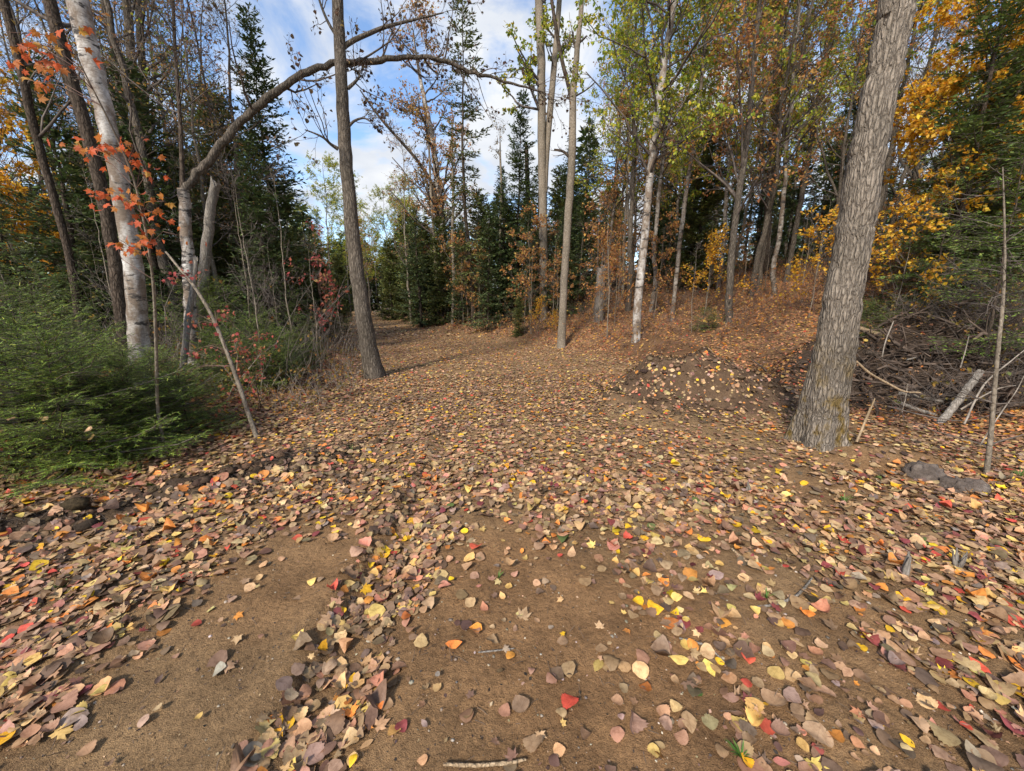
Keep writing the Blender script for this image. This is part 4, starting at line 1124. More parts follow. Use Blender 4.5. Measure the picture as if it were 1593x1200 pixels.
# individually described ones: kind, px at base height, distance, label, scale
IND = [
 (spruce_a, 440, 15.0, 'tall pointed spruce left of the slim trunk', 0.95, None),
 (spruce_c, 292, 11.0, 'dark dense spruce behind the bent birch', 0.98, None),
 (spruce_b, 352, 19.0, 'thin scraggly spruce between the bent birch and pointed spruce', 0.95, None),
 (spruce_a, 800, 19.5, 'pointed dark spruce left of the tall straight grey trunk', 0.87, None),
 (spruce_b, 737, 20.0, 'gaunt tall spruce with thin top above the arching limb end', 1.22, None),
 (spruce_c, 655, 24.0, 'bushy spruce at the right verge where the track bends', 1.0, None),
 (spruce_c, 760, 18.5, 'low dark spruce behind the solitary sapling', 0.8, None),
 (spruce_c, 838, 17.8, 'dark spruce wrapped round the foot of the tall grey trunk', 0.9, None),
 (spruce_a, 905, 20.0, 'broad dark spruce between the forked dead tree and white birch', 0.72, None),
 (spruce_b, 950, 21.0, 'slim olive spruce behind the leafless slender sapling', 0.8, None),
 (spruce_c, 878, 16.5, 'low spruce directly behind the forked dead tree', 0.62, None),
 (cedar_p, 1075, 17.0, 'olive cedar behind the thin pale leaning stem', 0.85, None),
 (cedar_p, 610, 34.0, 'olive cedar at the far right verge by the debris heap', 0.85, None),
 (gold_p, 1440, 9.2, 'golden maple glowing right of the big furrowed trunk', 0.84, None),
 (hemlock, 1610, 9.2, 'dark drooping hemlock at the right photo edge', 0.80, None),
 (hemlock, 1640, 10.5, 'tall dark hemlock behind the right-edge hemlock', 1.0, None),
 (spruce_a, 1500, 15.5, 'pointed dark spruce behind the golden maple', 0.98, None),
 (young_hem, 1520, 5.9, 'young hemlock with light green sprays behind the crooked sapling', 0.85, None),
 (young_hem, 1425, 8.0, 'young hemlock behind the brush pile beside the big trunk', 0.72, None),
 (sap_gold, 1378, 8.2, 'small golden orange sapling just right of the big trunk', 0.95, None),
 (sap_gold, 1250, 9.6, 'golden orange sapling just left of the big trunk', 0.9, None),
 (sap_gold, 1090, 11.8, 'yellow-leaved sapling between thin stem and rusty tree', 0.9, None),
 (sap_rust, 930, 13.5, 'rust-leaved sapling over the pale stump', 0.75, None),
 (sap_rust, 720, 21.0, 'rust-leaved sapling right of the olive-crowned birch', 1.05, None),
 (birch_p, 940, 17.5, 'leafy yellow-green birch right of the forked dead tree', 0.85, None),
 (birch_p, 1195, 13.2, 'leafy yellow-green birch between the rusty tree and the big trunk', 0.88, None),
 (birch_p, 1010, 14.0, 'leafy yellow-green birch close behind the white birch', 0.95, None),
 (birch_p, 1110, 15.5, 'leafy yellow-green birch behind the rusty tree', 0.92, None),
 (birch_p, 518, 33.0, 'far yellow-green tree left of the slim trunk at the bend', 0.88, None),
 (birch_p, 545, 37.0, 'far yellow-green tree directly behind the slim trunk', 0.9, None),
 (birch_p, 632, 36.0, 'far yellow-green tree left of the bushy spruce at the bend', 0.7, None),
 (birch_p, 610, 40.0, 'far yellow-green tree over the end of the track', 0.84, None),
 (rust_p, 577, 42.0, 'far orange tree seen right of the slim trunk', 0.85, None),
 (rust_p, 1170, 14.5, 'rust-crowned tree left of the straight hillside trunk', 0.95, None),
 (rust_p, 1270, 13.0, 'rust-crowned tree directly left of the big furrowed trunk', 0.80, None),
 (rust_p, 975, 19.0, 'small rust-crowned tree between two yellow-green birches', 0.62, None),
 (gold_p, 60, 12.5, 'orange-gold tree behind the leaning trunks at the left edge', 0.85, None),
 (bare_p, 1330, 16.0, 'bare grey tree behind the big furrowed trunk', 0.95, None),
 (bare_q, 270, 13.5, 'bare twiggy tree behind the bent birch', 1.0, None),
 (bare_q, 640, 27.0, 'bare twiggy tree with pale stem left of the olive-crowned birch', 1.1, None),
 (bare_p, 150, 14.5, 'bare grey tree behind the leaning dark trunks', 0.95, None),
 (fir_young, 30, 4.6, 'upright young fir at the left photo edge', 0.95, None),
 (fir_young, 145, 5.6, 'upright young fir left of the thick pale birch', 0.72, None),
 (fir_bush, 100, 3.35, 'low bright green fir spreading over the leaves at lower left', 1.12, None),
 (fir_bush, 150, 3.55, 'low green fir just right of the lowest fir', 0.85, None),
 (fir_bush, 245, 4.3, 'low green fir pressed against the pale birch foot', 0.8, None),
 (fir_bush, 60, 3.9, 'green fir bush filling the lower left corner of the thicket', 1.2, None),
 (fir_young, 95, 4.9, 'young fir rising above the low firs at left', 0.85, None),
 (fir_bush, 35, 3.3, 'low green fir cut by the left photo edge', 0.95, None),
 (fir_bush, 455, 8.2, 'low green fir at the verge just left of the slim trunk', 0.75, None),
 (fir_bush, 400, 7.2, 'low green fir behind the crimson sapling', 1.0, None),
 (fir_bush, 345, 8.4, 'green fir bush between the bent birch and the verge', 1.5, None),
 (cedar_p, 668, 26.0, 'olive cedar on the right verge next to the bushy spruce', 0.8, None),
 (cedar_p, 640, 31.0, 'olive cedar on the right verge beyond the bushy spruce', 0.9, None),
 (cedar_p, 690, 23.5, 'olive cedar close behind the olive-crowned birch', 0.75, None),
 (spruce_c, 722, 21.5, 'dark spruce filling the gap right of the olive-crowned birch', 0.75, None),
 (cedar_p, 505, 15.5, 'short olive cedar at the verge seen just left of the slim trunk', 0.42, None),
 (cedar_p, 528, 20.0, 'olive cedar on the left verge half behind the slim trunk', 0.5, None),
 (spruce_c, 492, 21.0, 'dark spruce on the left verge beyond the small red sapling', 0.8, None),
 (fir_young, 350, 6.6, 'green young fir right of the bent birch foot', 0.62, None),
 (fir_young, 440, 7.6, 'green young fir at the verge behind the leaning sapling', 0.5, None),
 (fir_young, 490, 9.4, 'small green fir beside the red-leaved sapling', 0.5, None),
 (fir_young, 320, 7.9, 'taller green fir between bent birch and broken trunk', 0.9, None),
 (fir_bush, 425, 6.4, 'spreading green fir bush at the verge right of the leaning sapling', 0.8, None),
 (fir_bush, 370, 5.9, 'spreading green fir bush behind the leaning sapling', 0.85, None),
 (sap_rust, 745, 19.0, 'rust-leaved sapling left of the solitary pale sapling', 0.85, None),
 (sap_rust, 815, 16.5, 'rust-leaved sapling right of the solitary pale sapling', 0.7, None),
 (sap_rust, 955, 13.2, 'rust-leaved sapling just left of the white birch foot', 0.6, None),
 (cedar_p, 375, 12.5, 'olive cedar behind the green fir bushes at the verge', 0.55, None),
 (cedar_p, 470, 14.0, 'olive cedar at the verge below the pointed spruce', 0.5, None),
 (cedar_p, 330, 13.0, 'broad olive cedar behind the broken grey trunk', 0.75, None),
 (sap_gold, 836, 14.6, 'small yellow sapling left of the forked dead tree foot', 0.5, None),
 (sap_gold, 860, 13.9, 'yellow shoot at the foot of the forked dead tree', 0.32, None),
 (cedar_p, 806, 15.6, 'low olive cedar bush right of the solitary sapling', 0.2, None),
 (fir_bush, 205, 3.85, 'low fir bush in front of the thick pale birch foot', 0.9, None),
 (fir_bush, 290, 4.15, 'small fir bush right of the thick pale birch foot', 0.62, None),
 (fir_bush, 20, 4.3, 'fir bush behind the low bright fir at the left edge', 1.35, None),
 (fir_young, 405, 8.6, 'green young fir under the pointed spruce at the left verge', 0.55, None),
 (fir_young, 470, 10.5, 'small fir near the verge left of the slim trunk', 0.5, None),
 (fir_bush, 1340, 7.4, 'small dark fir tuft beside the big trunk on the bank', 0.6, None),
 (fir_bush, 1097, 10.6, 'small dark fir tuft on the brown hillside', 0.55, None),
 (sap_red, 505, 9.6, 'thin red-leaved sapling left of the slim trunk', 1.15, None),
 (sap_red, 403, 5.0, 'drooping crimson-leaved sapling left of the track', 0.5, None),
]
rng = RNG(900)
for pr, px, Y, lb, s, _ in IND:
    x = (px - CX) / FPX * (Y * math.cos(PITCH) + (CAM_Z - 0.3) * math.sin(PITCH))
    place(pr, x, Y, lb, None, s, rng.uniform(0, 6.28), (rng.normal(0, .015), rng.normal(0, .02)))

# the stands behind: alike trees, told apart only by their order from the left
ORD = ['first', 'second', 'third', 'fourth', 'fifth', 'sixth', 'seventh', 'eighth', 'ninth', 'tenth', 'eleventh', 'twelfth', 'thirteenth', 'fourteenth', 'fifteenth',
       'sixteenth', 'seventeenth', 'eighteenth', 'nineteenth', 'twentieth']
def ordinal(i):
    return ORD[i] if i < 20 else {2: 'twenty-', 3: 'thirty-', 4: 'forty-'}[(i + 1) // 10] + ORD[(i + 1) % 10 - 1] if (i + 1) % 10 else {3: 'thirtieth', 4: 'fortieth'}[(i + 1) // 10]

def stand(seed, protos, n, xr, yr, label, group, smin, smax, gap=1.2, keep=None):
    rng = RNG(seed)
    done = []
    tries = 0
    while len(done) < n and tries < n * 80:
        tries += 1
        y = rng.uniform(*yr); f = rng.uniform(*xr)
        x = f * y
        if y < 46 and edge_l(y) - 0.8 < x < edge_r(y) + 0.8: continue
        if keep and not keep(x, y): continue
        if any((x - a) ** 2 + (y - b) ** 2 < gap ** 2 for a, b in done): continue
        done.append((x, y))
    done.sort(key=lambda q: q[0] / q[1])
    for i, (x, y) in enumerate(done):
        place(protos[int(rng.integers(len(protos)))], x, y, label.format(ordinal(i)), group, rng.uniform(smin, smax), rng.uniform(0, 6.28), (rng.normal(0, .02), rng.normal(0, .03)))

stand(601, [spruce_a, spruce_c, spruce_b, cedar_p, spruce_c], 38, (-1.40, -0.55), (9.5, 27), 'dark conifer in the crowded left stand, {} from the left', 'dark conifers in the left stand', 0.6, 1.05, 1.5)
stand(602, [bare_q, bare_p], 13, (-1.42, -0.58), (9.5, 24), 'bare grey tree in the crowded left stand, {} from the left', 'bare trees in the left stand', 0.75, 1.1, 1.2)
stand(603, [spruce_a, spruce_c, cedar_p], 30, (-0.60, -0.12), (34, 58), 'dark conifer where the track ends, {} from the left', 'conifers at the end of the track', 0.65, 1.0, 1.8)
stand(604, [birch_p, birch_p, rust_p], 16, (-0.52, -0.15), (38, 58), 'tall pale-stemmed tree where the track ends, {} from the left', 'leafy trees at the end of the track', 0.7, 0.95, 2.0)
stand(605, [spruce_a, cedar_p, spruce_c, spruce_c], 22, (-0.20, 0.45), (19, 34), 'dark conifer behind the forked dead tree, {} from the left', 'conifers behind the forked dead tree', 0.55, 0.95, 1.4)
stand(606, [birch_p, rust_p, bare_p, birch_p, bare_q, rust_p], 26, (0.26, 1.05), (13.5, 28), 'slim hillside tree with sparse autumn leaves, {} from the left', 'slim trees on the hillside', 0.75, 1.1, 1.2)
stand(607, [spruce_a, cedar_p, spruce_c], 14, (0.36, 1.3), (17, 32), 'dark conifer high on the wooded hillside, {} from the left', 'conifers on the hillside', 0.5, 0.9, 1.6)
stand(608, [sap_bare], 15, (-1.35, -0.5), (6.5, 16), 'thin leggy sapling in the left undergrowth, {} from the left', 'saplings left of the track', 0.6, 1.1, 0.6)
stand(609, [sap_bare, sap_rust, sap_bare], 30, (0.10, 1.1), (10.5, 20), 'thin leggy sapling on the brown hillside, {} from the left', 'saplings on the hillside', 0.5, 1.0, 0.6)
stand(610, [cedar_p, hemlock, spruce_c], 8, (1.05, 1.6), (8.5, 16), 'dense conifer in the shade beyond the brush pile, {} from the left', 'conifers beyond the brush pile', 0.6, 0.9, 1.6)
stand(611, [fir_young, fir_bush], 26, (-1.3, -0.5), (5.6, 11.5), 'green young conifer in the left undergrowth, {} from the left', 'young conifers in the left undergrowth', 0.38, 0.85, 0.8, lambda x, y: x < edge_l(y) - 0.9)
stand(612, [sap_bare, sap_rust, sap_bare], 22, (-0.24, 0.34), (15, 24), 'thin sapling before the dark central conifers, {} from the left', 'saplings before the central conifers', 0.7, 1.2, 0.7)

# ------------------------------------------------------------------ the wood behind, one dark mass
rng = RNG(700)
GN, GB = Geo(), Geo()
def far_conifer(x, y, H, R):
    z0 = float(hgt(x, y))
    m = 720
    f = rng.random(m) ** 0.75
    r = R * (1 - f) ** 0.75 * np.sqrt(rng.random(m)) + 0.08
    a = rng.uniform(0, 2 * PI, m)
    p = np.stack([x + r * np.cos(a), y + r * np.sin(a), z0 + 0.15 + f * H - 0.15 * r], -1)
    d = np.stack([np.cos(a), np.sin(a), rng.normal(-0.05, 0.25, m)], -1) + rng.normal(0, .35, (m, 3))
    put_leaves(GN, p, d, np.array([0, 0, 1.0]) + rng.normal(0, .4, (m, 3)), rng.uniform(.35, .75, m), (np.array([(0, 0), (.5, -.19), (1, 0), (.5, .19)]), L_DIA[1]), pick(rng, DARKGREEN + OLIVEGREEN, m, .2))
    GB.add(*tubes(np.array([[x, y, z0 - .2], [x, y, z0 + H * .5], [x, y, z0 + H]]), np.array([.10, .06, .02]), 5))
for i in range(115):
    y = rng.uniform(26, 66); x = rng.uniform(-1.45, 1.45) * y
    if edge_l(y) - 1.5 < x < edge_r(y) + 1.0: continue
    far_conifer(x, y, rng.uniform(5.5, 10.5), rng.uniform(1.3, 2.2))
for i in range(85):
    y = rng.uniform(52, 74); x = rng.uniform(-.66, -.1) * y
    far_conifer(x, y, rng.uniform(6, 10.5), rng.uniform(1.6, 2.5))
fw = thing('far_wood', 'dark distant wood closing the view behind the nearer trees', 'woods')
fw['kind'] = 'stuff'
mobj('trunks', GB.mesh('trunks'), M['bark_brown'], fw)
mobj('foliage', GN.mesh('foliage', (0, 0, 0), False), M['needle'], fw)

# ------------------------------------------------------------------ undergrowth: canes, twigs and last leaves
def brush(name, label, seed, n, xr, yr, H, pal, leaves, twig, side, lsize=0.05, keep=None, off=0.2):
    rng = RNG(seed)
    y = rng.uniform(*yr, n * 3); x = rng.uniform(*xr, n * 3) * y
    k = (x < edge_l(y) - off) if side < 0 else (x > edge_r(y) + off)
    k &= vn2(x * 0.9, y * 0.9, seed) > 0.30
    if keep is not None: k &= keep(x, y)
    x, y = x[k][:n], y[k][:n]
    n = len(x)
    z = hgt(x, y)
    h = H * np.clip(rng.lognormal(0, .4, n), .3, 2.4)
    s = np.linspace(0, 1, 5)
    d = np.stack([rng.normal(0, .28, n), rng.normal(0, .28, n), np.ones(n)], -1)
    P = np.stack([x, y, z - .05], -1)[:, None] + d[:, None] * (h[:, None] * s)[:, :, None]
    P[:, 1:] += np.cumsum(rng.normal(0, .05, (n, 4, 3)) * h[:, None, None], 1)
    P[:, :, :2] += (d[:, None, :2] * (h[:, None] * s ** 2)[:, :, None]) * 0.8
    R = np.repeat((0.0035 + 0.0022 * h)[:, None], 5, 1) * (1 - .6 * s)[None]
    G, GL = Geo(), Geo()
    G.add(*tubes(P, R, 3))
    P2, R2 = sprout(rng, P, R, 4, .25, 1, .75, .25, H * .42, 3, (0, 0, .1), .07, .7, .0025, .5)
    G.add(*tubes(P2, R2, 3))
    P3, R3 = sprout(rng, P2, R2, 1, .25, 1, .7, .25, H * .2, 3, (0, 0, 0), .07, .8, .0022, .6)
    G.add(*tubes(P3, R3, 3))
    if leaves:
        sel = rng.random(len(P3)) < leaves
        hang_leaves(GL, rng, P3[sel], 4, lsize, pal, None, .3, .4, .02)
    t = thing(name, label, 'undergrowth'); t['kind'] = 'stuff'
    mobj('stems', G.mesh('stems'), M[twig], t)
    if GL.n: mobj('leaves', GL.mesh('leaves', (0, 0, 0), False), M['leaf'], t)

brush('undergrowth', 'tangled bare twigs under the trees left of the track', 711, 900, (-1.45, -.28), (6.0, 22), 1.0, OLIVE, .18, 'twig', -1)
brush('undergrowth', 'brown canes and last leaves covering the hillside', 712, 1900, (-.1, 1.25), (9.0, 24), .50, RUST, .45, 'twig_red', 1, .055)
brush('undergrowth', 'tangled dead twigs around the brush pile', 713, 700, (.95, 1.6), (4.9, 9.0), .55, OLIVE, .25, 'twig', 1, .05, lambda x, y: x > 5.0, off=-.5)
brush('undergrowth', 'low scrub at the left verge near the slim trunk', 714, 420, (-.95, -.3), (4.6, 12), .38, OLIVE, .4, 'twig_pale', -1, .045, off=-.25)

# dead grass and rootlets in the scraped soil at lower left
rng = RNG(720)
n = 900
t = rng.uniform(-.35, 1.2, n)
x = -3.4 + 1.5 * t + rng.normal(0, .14, n); y = 2.15 + 1.35 * t + rng.normal(0, .14, n)
k = fbm(x * 1.8, y * 1.8, 2, 79) > -.05
x, y = x[k], y[k]; n = len(x)
P0 = np.stack([x, y, hgt(x, y)], -1)
d = rng.normal(0, 1, (n, 3)) * np.array([1, 1, .28]) + np.array([0, 0, .25])
d = nrm(d) * rng.uniform(.04, .16, n)[:, None]
P = np.stack([P0, P0 + d * .5 + np.array([0, 0, .012]), P0 + d + rng.normal(0, .012, (n, 3))], 1)
G = Geo().add(*tubes(P, np.array([[.0016, .0014, .0008]]).repeat(n, 0), 3))
tag(mobj('dead_grass', G.mesh('dead_grass'), M['twig']), 'matted dead grass and rootlets on the scraped soil', 'grass', kind='stuff')

brush('undergrowth', 'brown scrub and dead stems at the foot of the central conifers', 715, 700, (-.32, .3), (13.5, 27), .7, RUST + OLIVE, .4, 'twig', 1, .06)

# loose dead twigs heaped in the brush pile
rng = RNG(721)
n = 950
x = rng.normal(7.2, 1.25, n); y = rng.normal(5.9, .65, n)
k = (x > 4.9) & (y > 4.6); x, y = x[k], y[k]; n = len(x)
a = rng.uniform(0, 2 * PI, n); ln = rng.uniform(.25, 1.0, n)
d = np.stack([np.cos(a), np.sin(a) * .6, rng.normal(.12, .3, n)], -1) * ln[:, None]
P0 = np.stack([x, y, hgt(x, y) + rng.uniform(.0, .32, n)], -1)
s4 = np.linspace(-.5, .5, 4)
P = P0[:, None] + d[:, None] * s4[None, :, None] + np.cumsum(rng.normal(0, .035, (n, 4, 3)), 1)
rr = np.where(rng.random(n) < .2, rng.uniform(.012, .04, n), rng.uniform(.003, .010, n))
G = Geo().add(*tubes(P, rr[:, None] * np.array([1, .9, .75, .45])[None], 4))
P2, R2 = sprout(rng, P, rr[:, None] * np.array([1, .9, .75, .45])[None], 2, .2, 1, .7, .3, .25, 3, (0, 0, .1), .08, .6, .002, .5)
G.add(*tubes(P2, R2, 3))
tag(mobj('brushwood', G.mesh('brushwood'), M['brush']), 'tangled dead brushwood heaped right of the big furrowed trunk', 'brushwood', kind='stuff')

# ------------------------------------------------------------------ wood on the ground: logs, sticks, stumps
def stick(name, label, pts, mat='wood_grey', cat='stick', Y=None, k=7, jag=0.0, ends=None, group=None):
    """a piece of wood through photo points (px, py, width[, distance]); without a distance it lies on the ground"""
    P, R = [], []
    for q in pts:
        px, py, w = q[:3]
        if len(q) > 3: p = at(px, py, q[3])
        else: p = gp(px, py); p[2] += 0.012
        zc = p[1] * math.cos(PITCH) - (p[2] - CAM_Z) * math.sin(PITCH)
        ct = math.cos(math.atan(abs(px - CX) / FPX))
        P.append(p); R.append(w / 2 * zc * ct / FPX)
    p, r = smooth_path(np.array(P), np.array(R), max(10, 6 * len(pts)))
    sd = int(pts[0][0] * 7 + pts[0][1])
    r = r * (1 + 0.05 * RNG(sd).normal(size=len(r)))
    p[1:-1] += RNG(sd + 1).normal(0, 0.07, (len(p) - 2, 3)) * r[1:-1, None]
    base = p.mean(0)
    G = Geo()
    trunk_mesh(G, p, r, k, 0.06, sd % 97, False)
    i = np.arange(k)
    V, _ = tubes(p[:2], r[:2], k)
    G.add(np.concatenate([V[:k], [p[0]]]), np.stack([np.roll(i, -1), i, np.full(k, k)], 1))
    o = mobj(name, G.mesh(name, base), M[mat], None, tuple(base))
    tag(o, label, cat, group)
    return o

stick('leaning_log', 'short grey log propped up in the brush pile right of the big trunk', [(1454, 668, 15, 4.7), (1478, 640, 15, 4.75), (1503, 607, 15, 4.8), (1526, 577, 14, 4.85)], 'wood_grey', 'log', k=12)
stick('fallen_log', 'upper of two thin grey logs lying behind the propped log', [(1400, 612, 8, 5.3), (1432, 618, 8, 5.3), (1466, 625, 7, 5.25)], 'wood_grey', 'log', k=9)
stick('fallen_log', 'lower of two thin grey logs lying against the propped log', [(1396, 626, 9, 5.0), (1426, 637, 9, 5.0), (1460, 648, 8, 4.95)], 'wood_grey', 'log', k=9)
stick('fallen_log', 'pale cut log poking out behind the big furrowed trunk', [(1336, 511, 9, 7.0), (1366, 520, 9, 7.0), (1396, 528, 8, 6.95)], 'wood_pale', 'log', k=9)
stick('fallen_log', 'dark mossy log half hidden right of the crooked sapling', [(1540, 684, 11, 4.2), (1562, 695, 12, 4.15), (1588, 706, 11, 4.1)], 'bark_brown', 'log', k=10)
stick('fallen_log', 'dark rotten log along the back of the brush pile', [(1400, 590, 14, 5.9), (1450, 586, 15, 5.9), (1510, 588, 13, 5.85)], 'bark_brown', 'log', k=10)
stick('dead_branch', 'long pale bent branch sloping down right beside the big trunk', [(1332, 562, 4, 5.0), (1353, 581, 5, 4.95), (1378, 595, 5, 4.95), (1406, 609, 4, 4.9), (1432, 611, 3, 4.9)], 'wood_pale', 'branch')
stick('dead_branch', 'pale split stake leaning at the right foot of the big trunk', [(1332, 690, 4), (1344, 660, 5, 4.05), (1356, 632, 4, 4.1), (1361, 620, 2, 4.1)], 'wood_pale', 'branch')
stick('dead_branch', 'thin grey upright twig standing in the brush pile', [(1403, 642, 2, 4.9), (1408, 622, 2.4, 4.9), (1412, 598, 2, 4.9)], 'twig_pale', 'branch', k=5)
stick('dead_branch', 'forked grey branch reaching right beyond the propped log', [(1495, 637, 4, 4.7), (1530, 616, 4, 4.6), (1556, 604, 3, 4.6), (1580, 600, 2, 4.5)], 'twig_pale', 'branch', k=5)
stick('dead_branch', 'thin dark branch crossing before the propped log', [(1380, 632, 3, 4.75), (1430, 645, 3, 4.7), (1500, 655, 3, 4.6), (1560, 640, 2, 4.5)], 'twig', 'branch', k=5)
stick('dead_branch', 'steep thin branch right of the crooked sapling', [(1520, 700, 3, 3.9), (1552, 650, 3, 4.0), (1580, 610, 2, 4.1), (1593, 585, 2, 4.1)], 'twig_pale', 'branch', k=5)
stick('dead_branch', 'curved grey twig arching above the dark rotten log', [(1372, 556, 2, 5.6), (1378, 530, 2.5, 5.6), (1390, 500, 2, 5.7)], 'twig_pale', 'branch', k=5)
stick('dead_branch', 'forked twig standing above the back of the brush pile', [(1494, 572, 2.5, 5.6), (1502, 545, 2.5, 5.6), (1508, 520, 2, 5.6)], 'twig_pale', 'branch', k=5)
stick('ground_stick', 'bent grey stick on the leaves at middle right', [(1178, 948, 4), (1205, 944, 5), (1235, 934, 5), (1252, 918, 4), (1262, 905, 3)], 'wood_grey')
stick('ground_stick', 'thin curved twig on the sand beside pink leaves', [(1056, 998, 3), (1080, 1003, 4), (1104, 1014, 4), (1127, 1034, 2)], 'wood_grey', k=5)
stick('ground_stick', 'pale stick lying at the bottom edge', [(690, 1199, 5), (740, 1197, 6), (790, 1193, 6), (818, 1187, 4)], 'wood_pale', k=6)
stick('ground_stick', 'short straight twig on the bare sand in the middle', [(744, 1020, 2.5), (772, 1017, 3), (800, 1014, 2)], 'wood_grey', k=5)
stick('ground_stick', 'short pale stick among the leaves above the bent stick', [(1138, 858, 4), (1150, 868, 5), (1166, 880, 4)], 'wood_pale', k=6)
stick('ground_stick', 'dark twig lying across the scraped soil at left', [(150, 845, 4), (210, 828, 4), (290, 806, 3)], 'bark_brown', k=5)
stick('ground_stick', 'thin dark twig lying below the low fir', [(20, 905, 4), (90, 880, 4), (150, 868, 3)], 'bark_brown', k=5)
stick('ground_stick', 'small upright stake in the leaves before the big trunk', [(1237, 784, 3), (1236, 765, 3, 3.05), (1236, 748, 2, 3.07)], 'wood_grey', k=5)

stick('fallen_log', 'grey log slanting down at the back right of the brush pile', [(1500, 548, 10, 6.6), (1540, 566, 11, 6.4), (1590, 590, 10, 6.2)], 'wood_grey', 'log', k=9)
stick('fallen_log', 'dark log lying below the pale cut log', [(1345, 548, 11, 6.4), (1385, 556, 12, 6.4), (1430, 560, 10, 6.4)], 'bark_brown', 'log', k=9)
stick('fallen_log', 'short dark log between the two thin grey logs and the sapling', [(1480, 612, 12, 5.2), (1505, 622, 12, 5.15), (1535, 630, 11, 5.1)], 'bark_brown', 'log', k=9)
stick('dead_branch', 'long grey branch lying over the top of the brush pile', [(1410, 560, 4, 6.0), (1460, 548, 5, 6.0), (1520, 545, 4, 6.0), (1570, 532, 3, 6.0)], 'wood_grey', 'branch')
stick('dead_branch', 'grey branch rising right beside the crooked sapling', [(1500, 660, 4, 4.5), (1530, 600, 4, 4.7), (1575, 560, 3, 4.8), (1600, 540, 2, 4.8)], 'twig_pale', 'branch', k=5)

def splinter(name, label, px, py, n, h, w, mat, seed, cat, fan=0.35):
    rng = RNG(seed)
    b = gp(px, py)
    t = thing(name, label, cat, tuple(b))
    for i in range(n):
        a = rng.normal(0, fan); hh = h * rng.uniform(.55, 1.1)
        q = np.array([rng.normal(0, w * n * .22), rng.normal(0, w * .5), -0.03])
        d = np.array([math.sin(a), rng.normal(0, .15), math.cos(a)])
        p, r = smooth_path(np.array([q, q + d * hh * .5 + rng.normal(0, w * .15, 3), q + d * hh]), np.array([w, w * .9, w * .25]), 8)
        G = Geo(); trunk_mesh(G, p, r, 5, .15, seed + i, False)
        mobj('splinter', G.mesh('splinter'), M[mat], t)
    return t
splinter('wood_splinter', 'pale upright wood splinter in the leaves at right', 1403, 895, 2, .19, .018, 'wood_grey', 11, 'splinter', .12)
splinter('splintered_root', 'fan of torn grey wood standing in the leaves near right edge', 1490, 882, 5, .12, .012, 'wood_grey', 12, 'root', .5)
splinter('wood_chunk', 'small weathered wood chunk on the leaves before the mound', 1166, 765, 4, .11, .016, 'wood_grey', 13, 'wood', .6)
splinter('torn_stump', 'torn brown stump low behind the propped log', 1536, 640, 4, .34, .04, 'bark_brown', 14, 'stump', .2)
splinter('spiky_stump', 'rotten spiky stump close left of the thick pale birch', 184, 560, 6, .80, .035, 'wood_grey', 15, 'stump', .10)

# two grey stones half sunk in the leaves below the big trunk
def rock(px, py, w, h, label, seed):
    b = gp(px, py)
    th = np.linspace(0, 2 * PI, 28, endpoint=False); ph = np.linspace(0.02, PI * .62, 14)
    T, Q = np.meshgrid(th, ph)
    X, Y, Z = np.cos(T) * np.sin(Q), np.sin(T) * np.sin(Q), np.cos(Q)
    f = 1 + .7 * (vn3(X * 1.7 + 30, Y * 1.7 + 30, Z * 1.7 + 30, seed) - .5) + .4 * (vn3(X * 5 + 30, Y * 5 + 30, Z * 5 + 30, seed + 1) - .5)
    V = np.stack([X * w, Y * w * .6, Z * h], -1) * f[..., None]
    i = np.arange(14 * 28).reshape(14, 28)
    F = np.stack([i[:-1], i[1:], np.roll(i[1:], -1, 1), np.roll(i[:-1], -1, 1)], -1).reshape(-1, 4)
    g = Geo().add(V.reshape(-1, 3), F)
    tag(mobj('rock', g.mesh('rock'), M['stone'], None, (b[0], b[1], b[2] - h * .10)), label, 'rock')
rock(1438, 742, .17, .13, 'left one of two low grey stones below the big trunk', 3)
rock(1500, 762, .17, .11, 'right one of two low grey stones below the crooked sapling', 5)

# stumps and snags
t, P, R, B = traced_tree('pale_stump', 'broken pale stump right of the forked dead tree', [(931, 500, 17), (934, 460, 15), (936, 418, 14)], None, 'wood_grey', 0, None, 12, 81, .06, 20, jag=.15, cat='stump')
t, P, R, B = traced_tree('red_snag', 'reddish broken snag above the spruces left of the tall trunk', [(824, 440, 8), (822, 330, 8), (819, 232, 6)], 21.0, 'bark_brown', 0, None, 10, 82, .05, 24, jag=.2, cat='snag')
t, P, R, B = traced_tree('rotten_root', 'dark hollow root stump right of the thick pale birch', [(262, 640, 44), (262, 610, 38), (258, 585, 30)], 4.9, 'bark_brown', 0, None, 14, 83, .16, 14, jag=.10, cat='stump')
GB = Geo(); crown(RNG(83), GB, None, P, R, .3, 1, 9, .5, 1.2, 3, 2, 0, rtw=.003, rf=.12); finish(t, B, GB, None, 'twig_pale')
t, P, R, B = traced_tree('twisted_stem', 'twisted dead grey stem between the pale birch and bent birch', [(282, 610, 13), (286, 560, 12), (292, 500, 11), (300, 450, 9), (305, 405, 6)], 5.6, 'wood_grey', 0, None, 10, 84, .10, 26, jag=.06, cat='stem', flare=False)

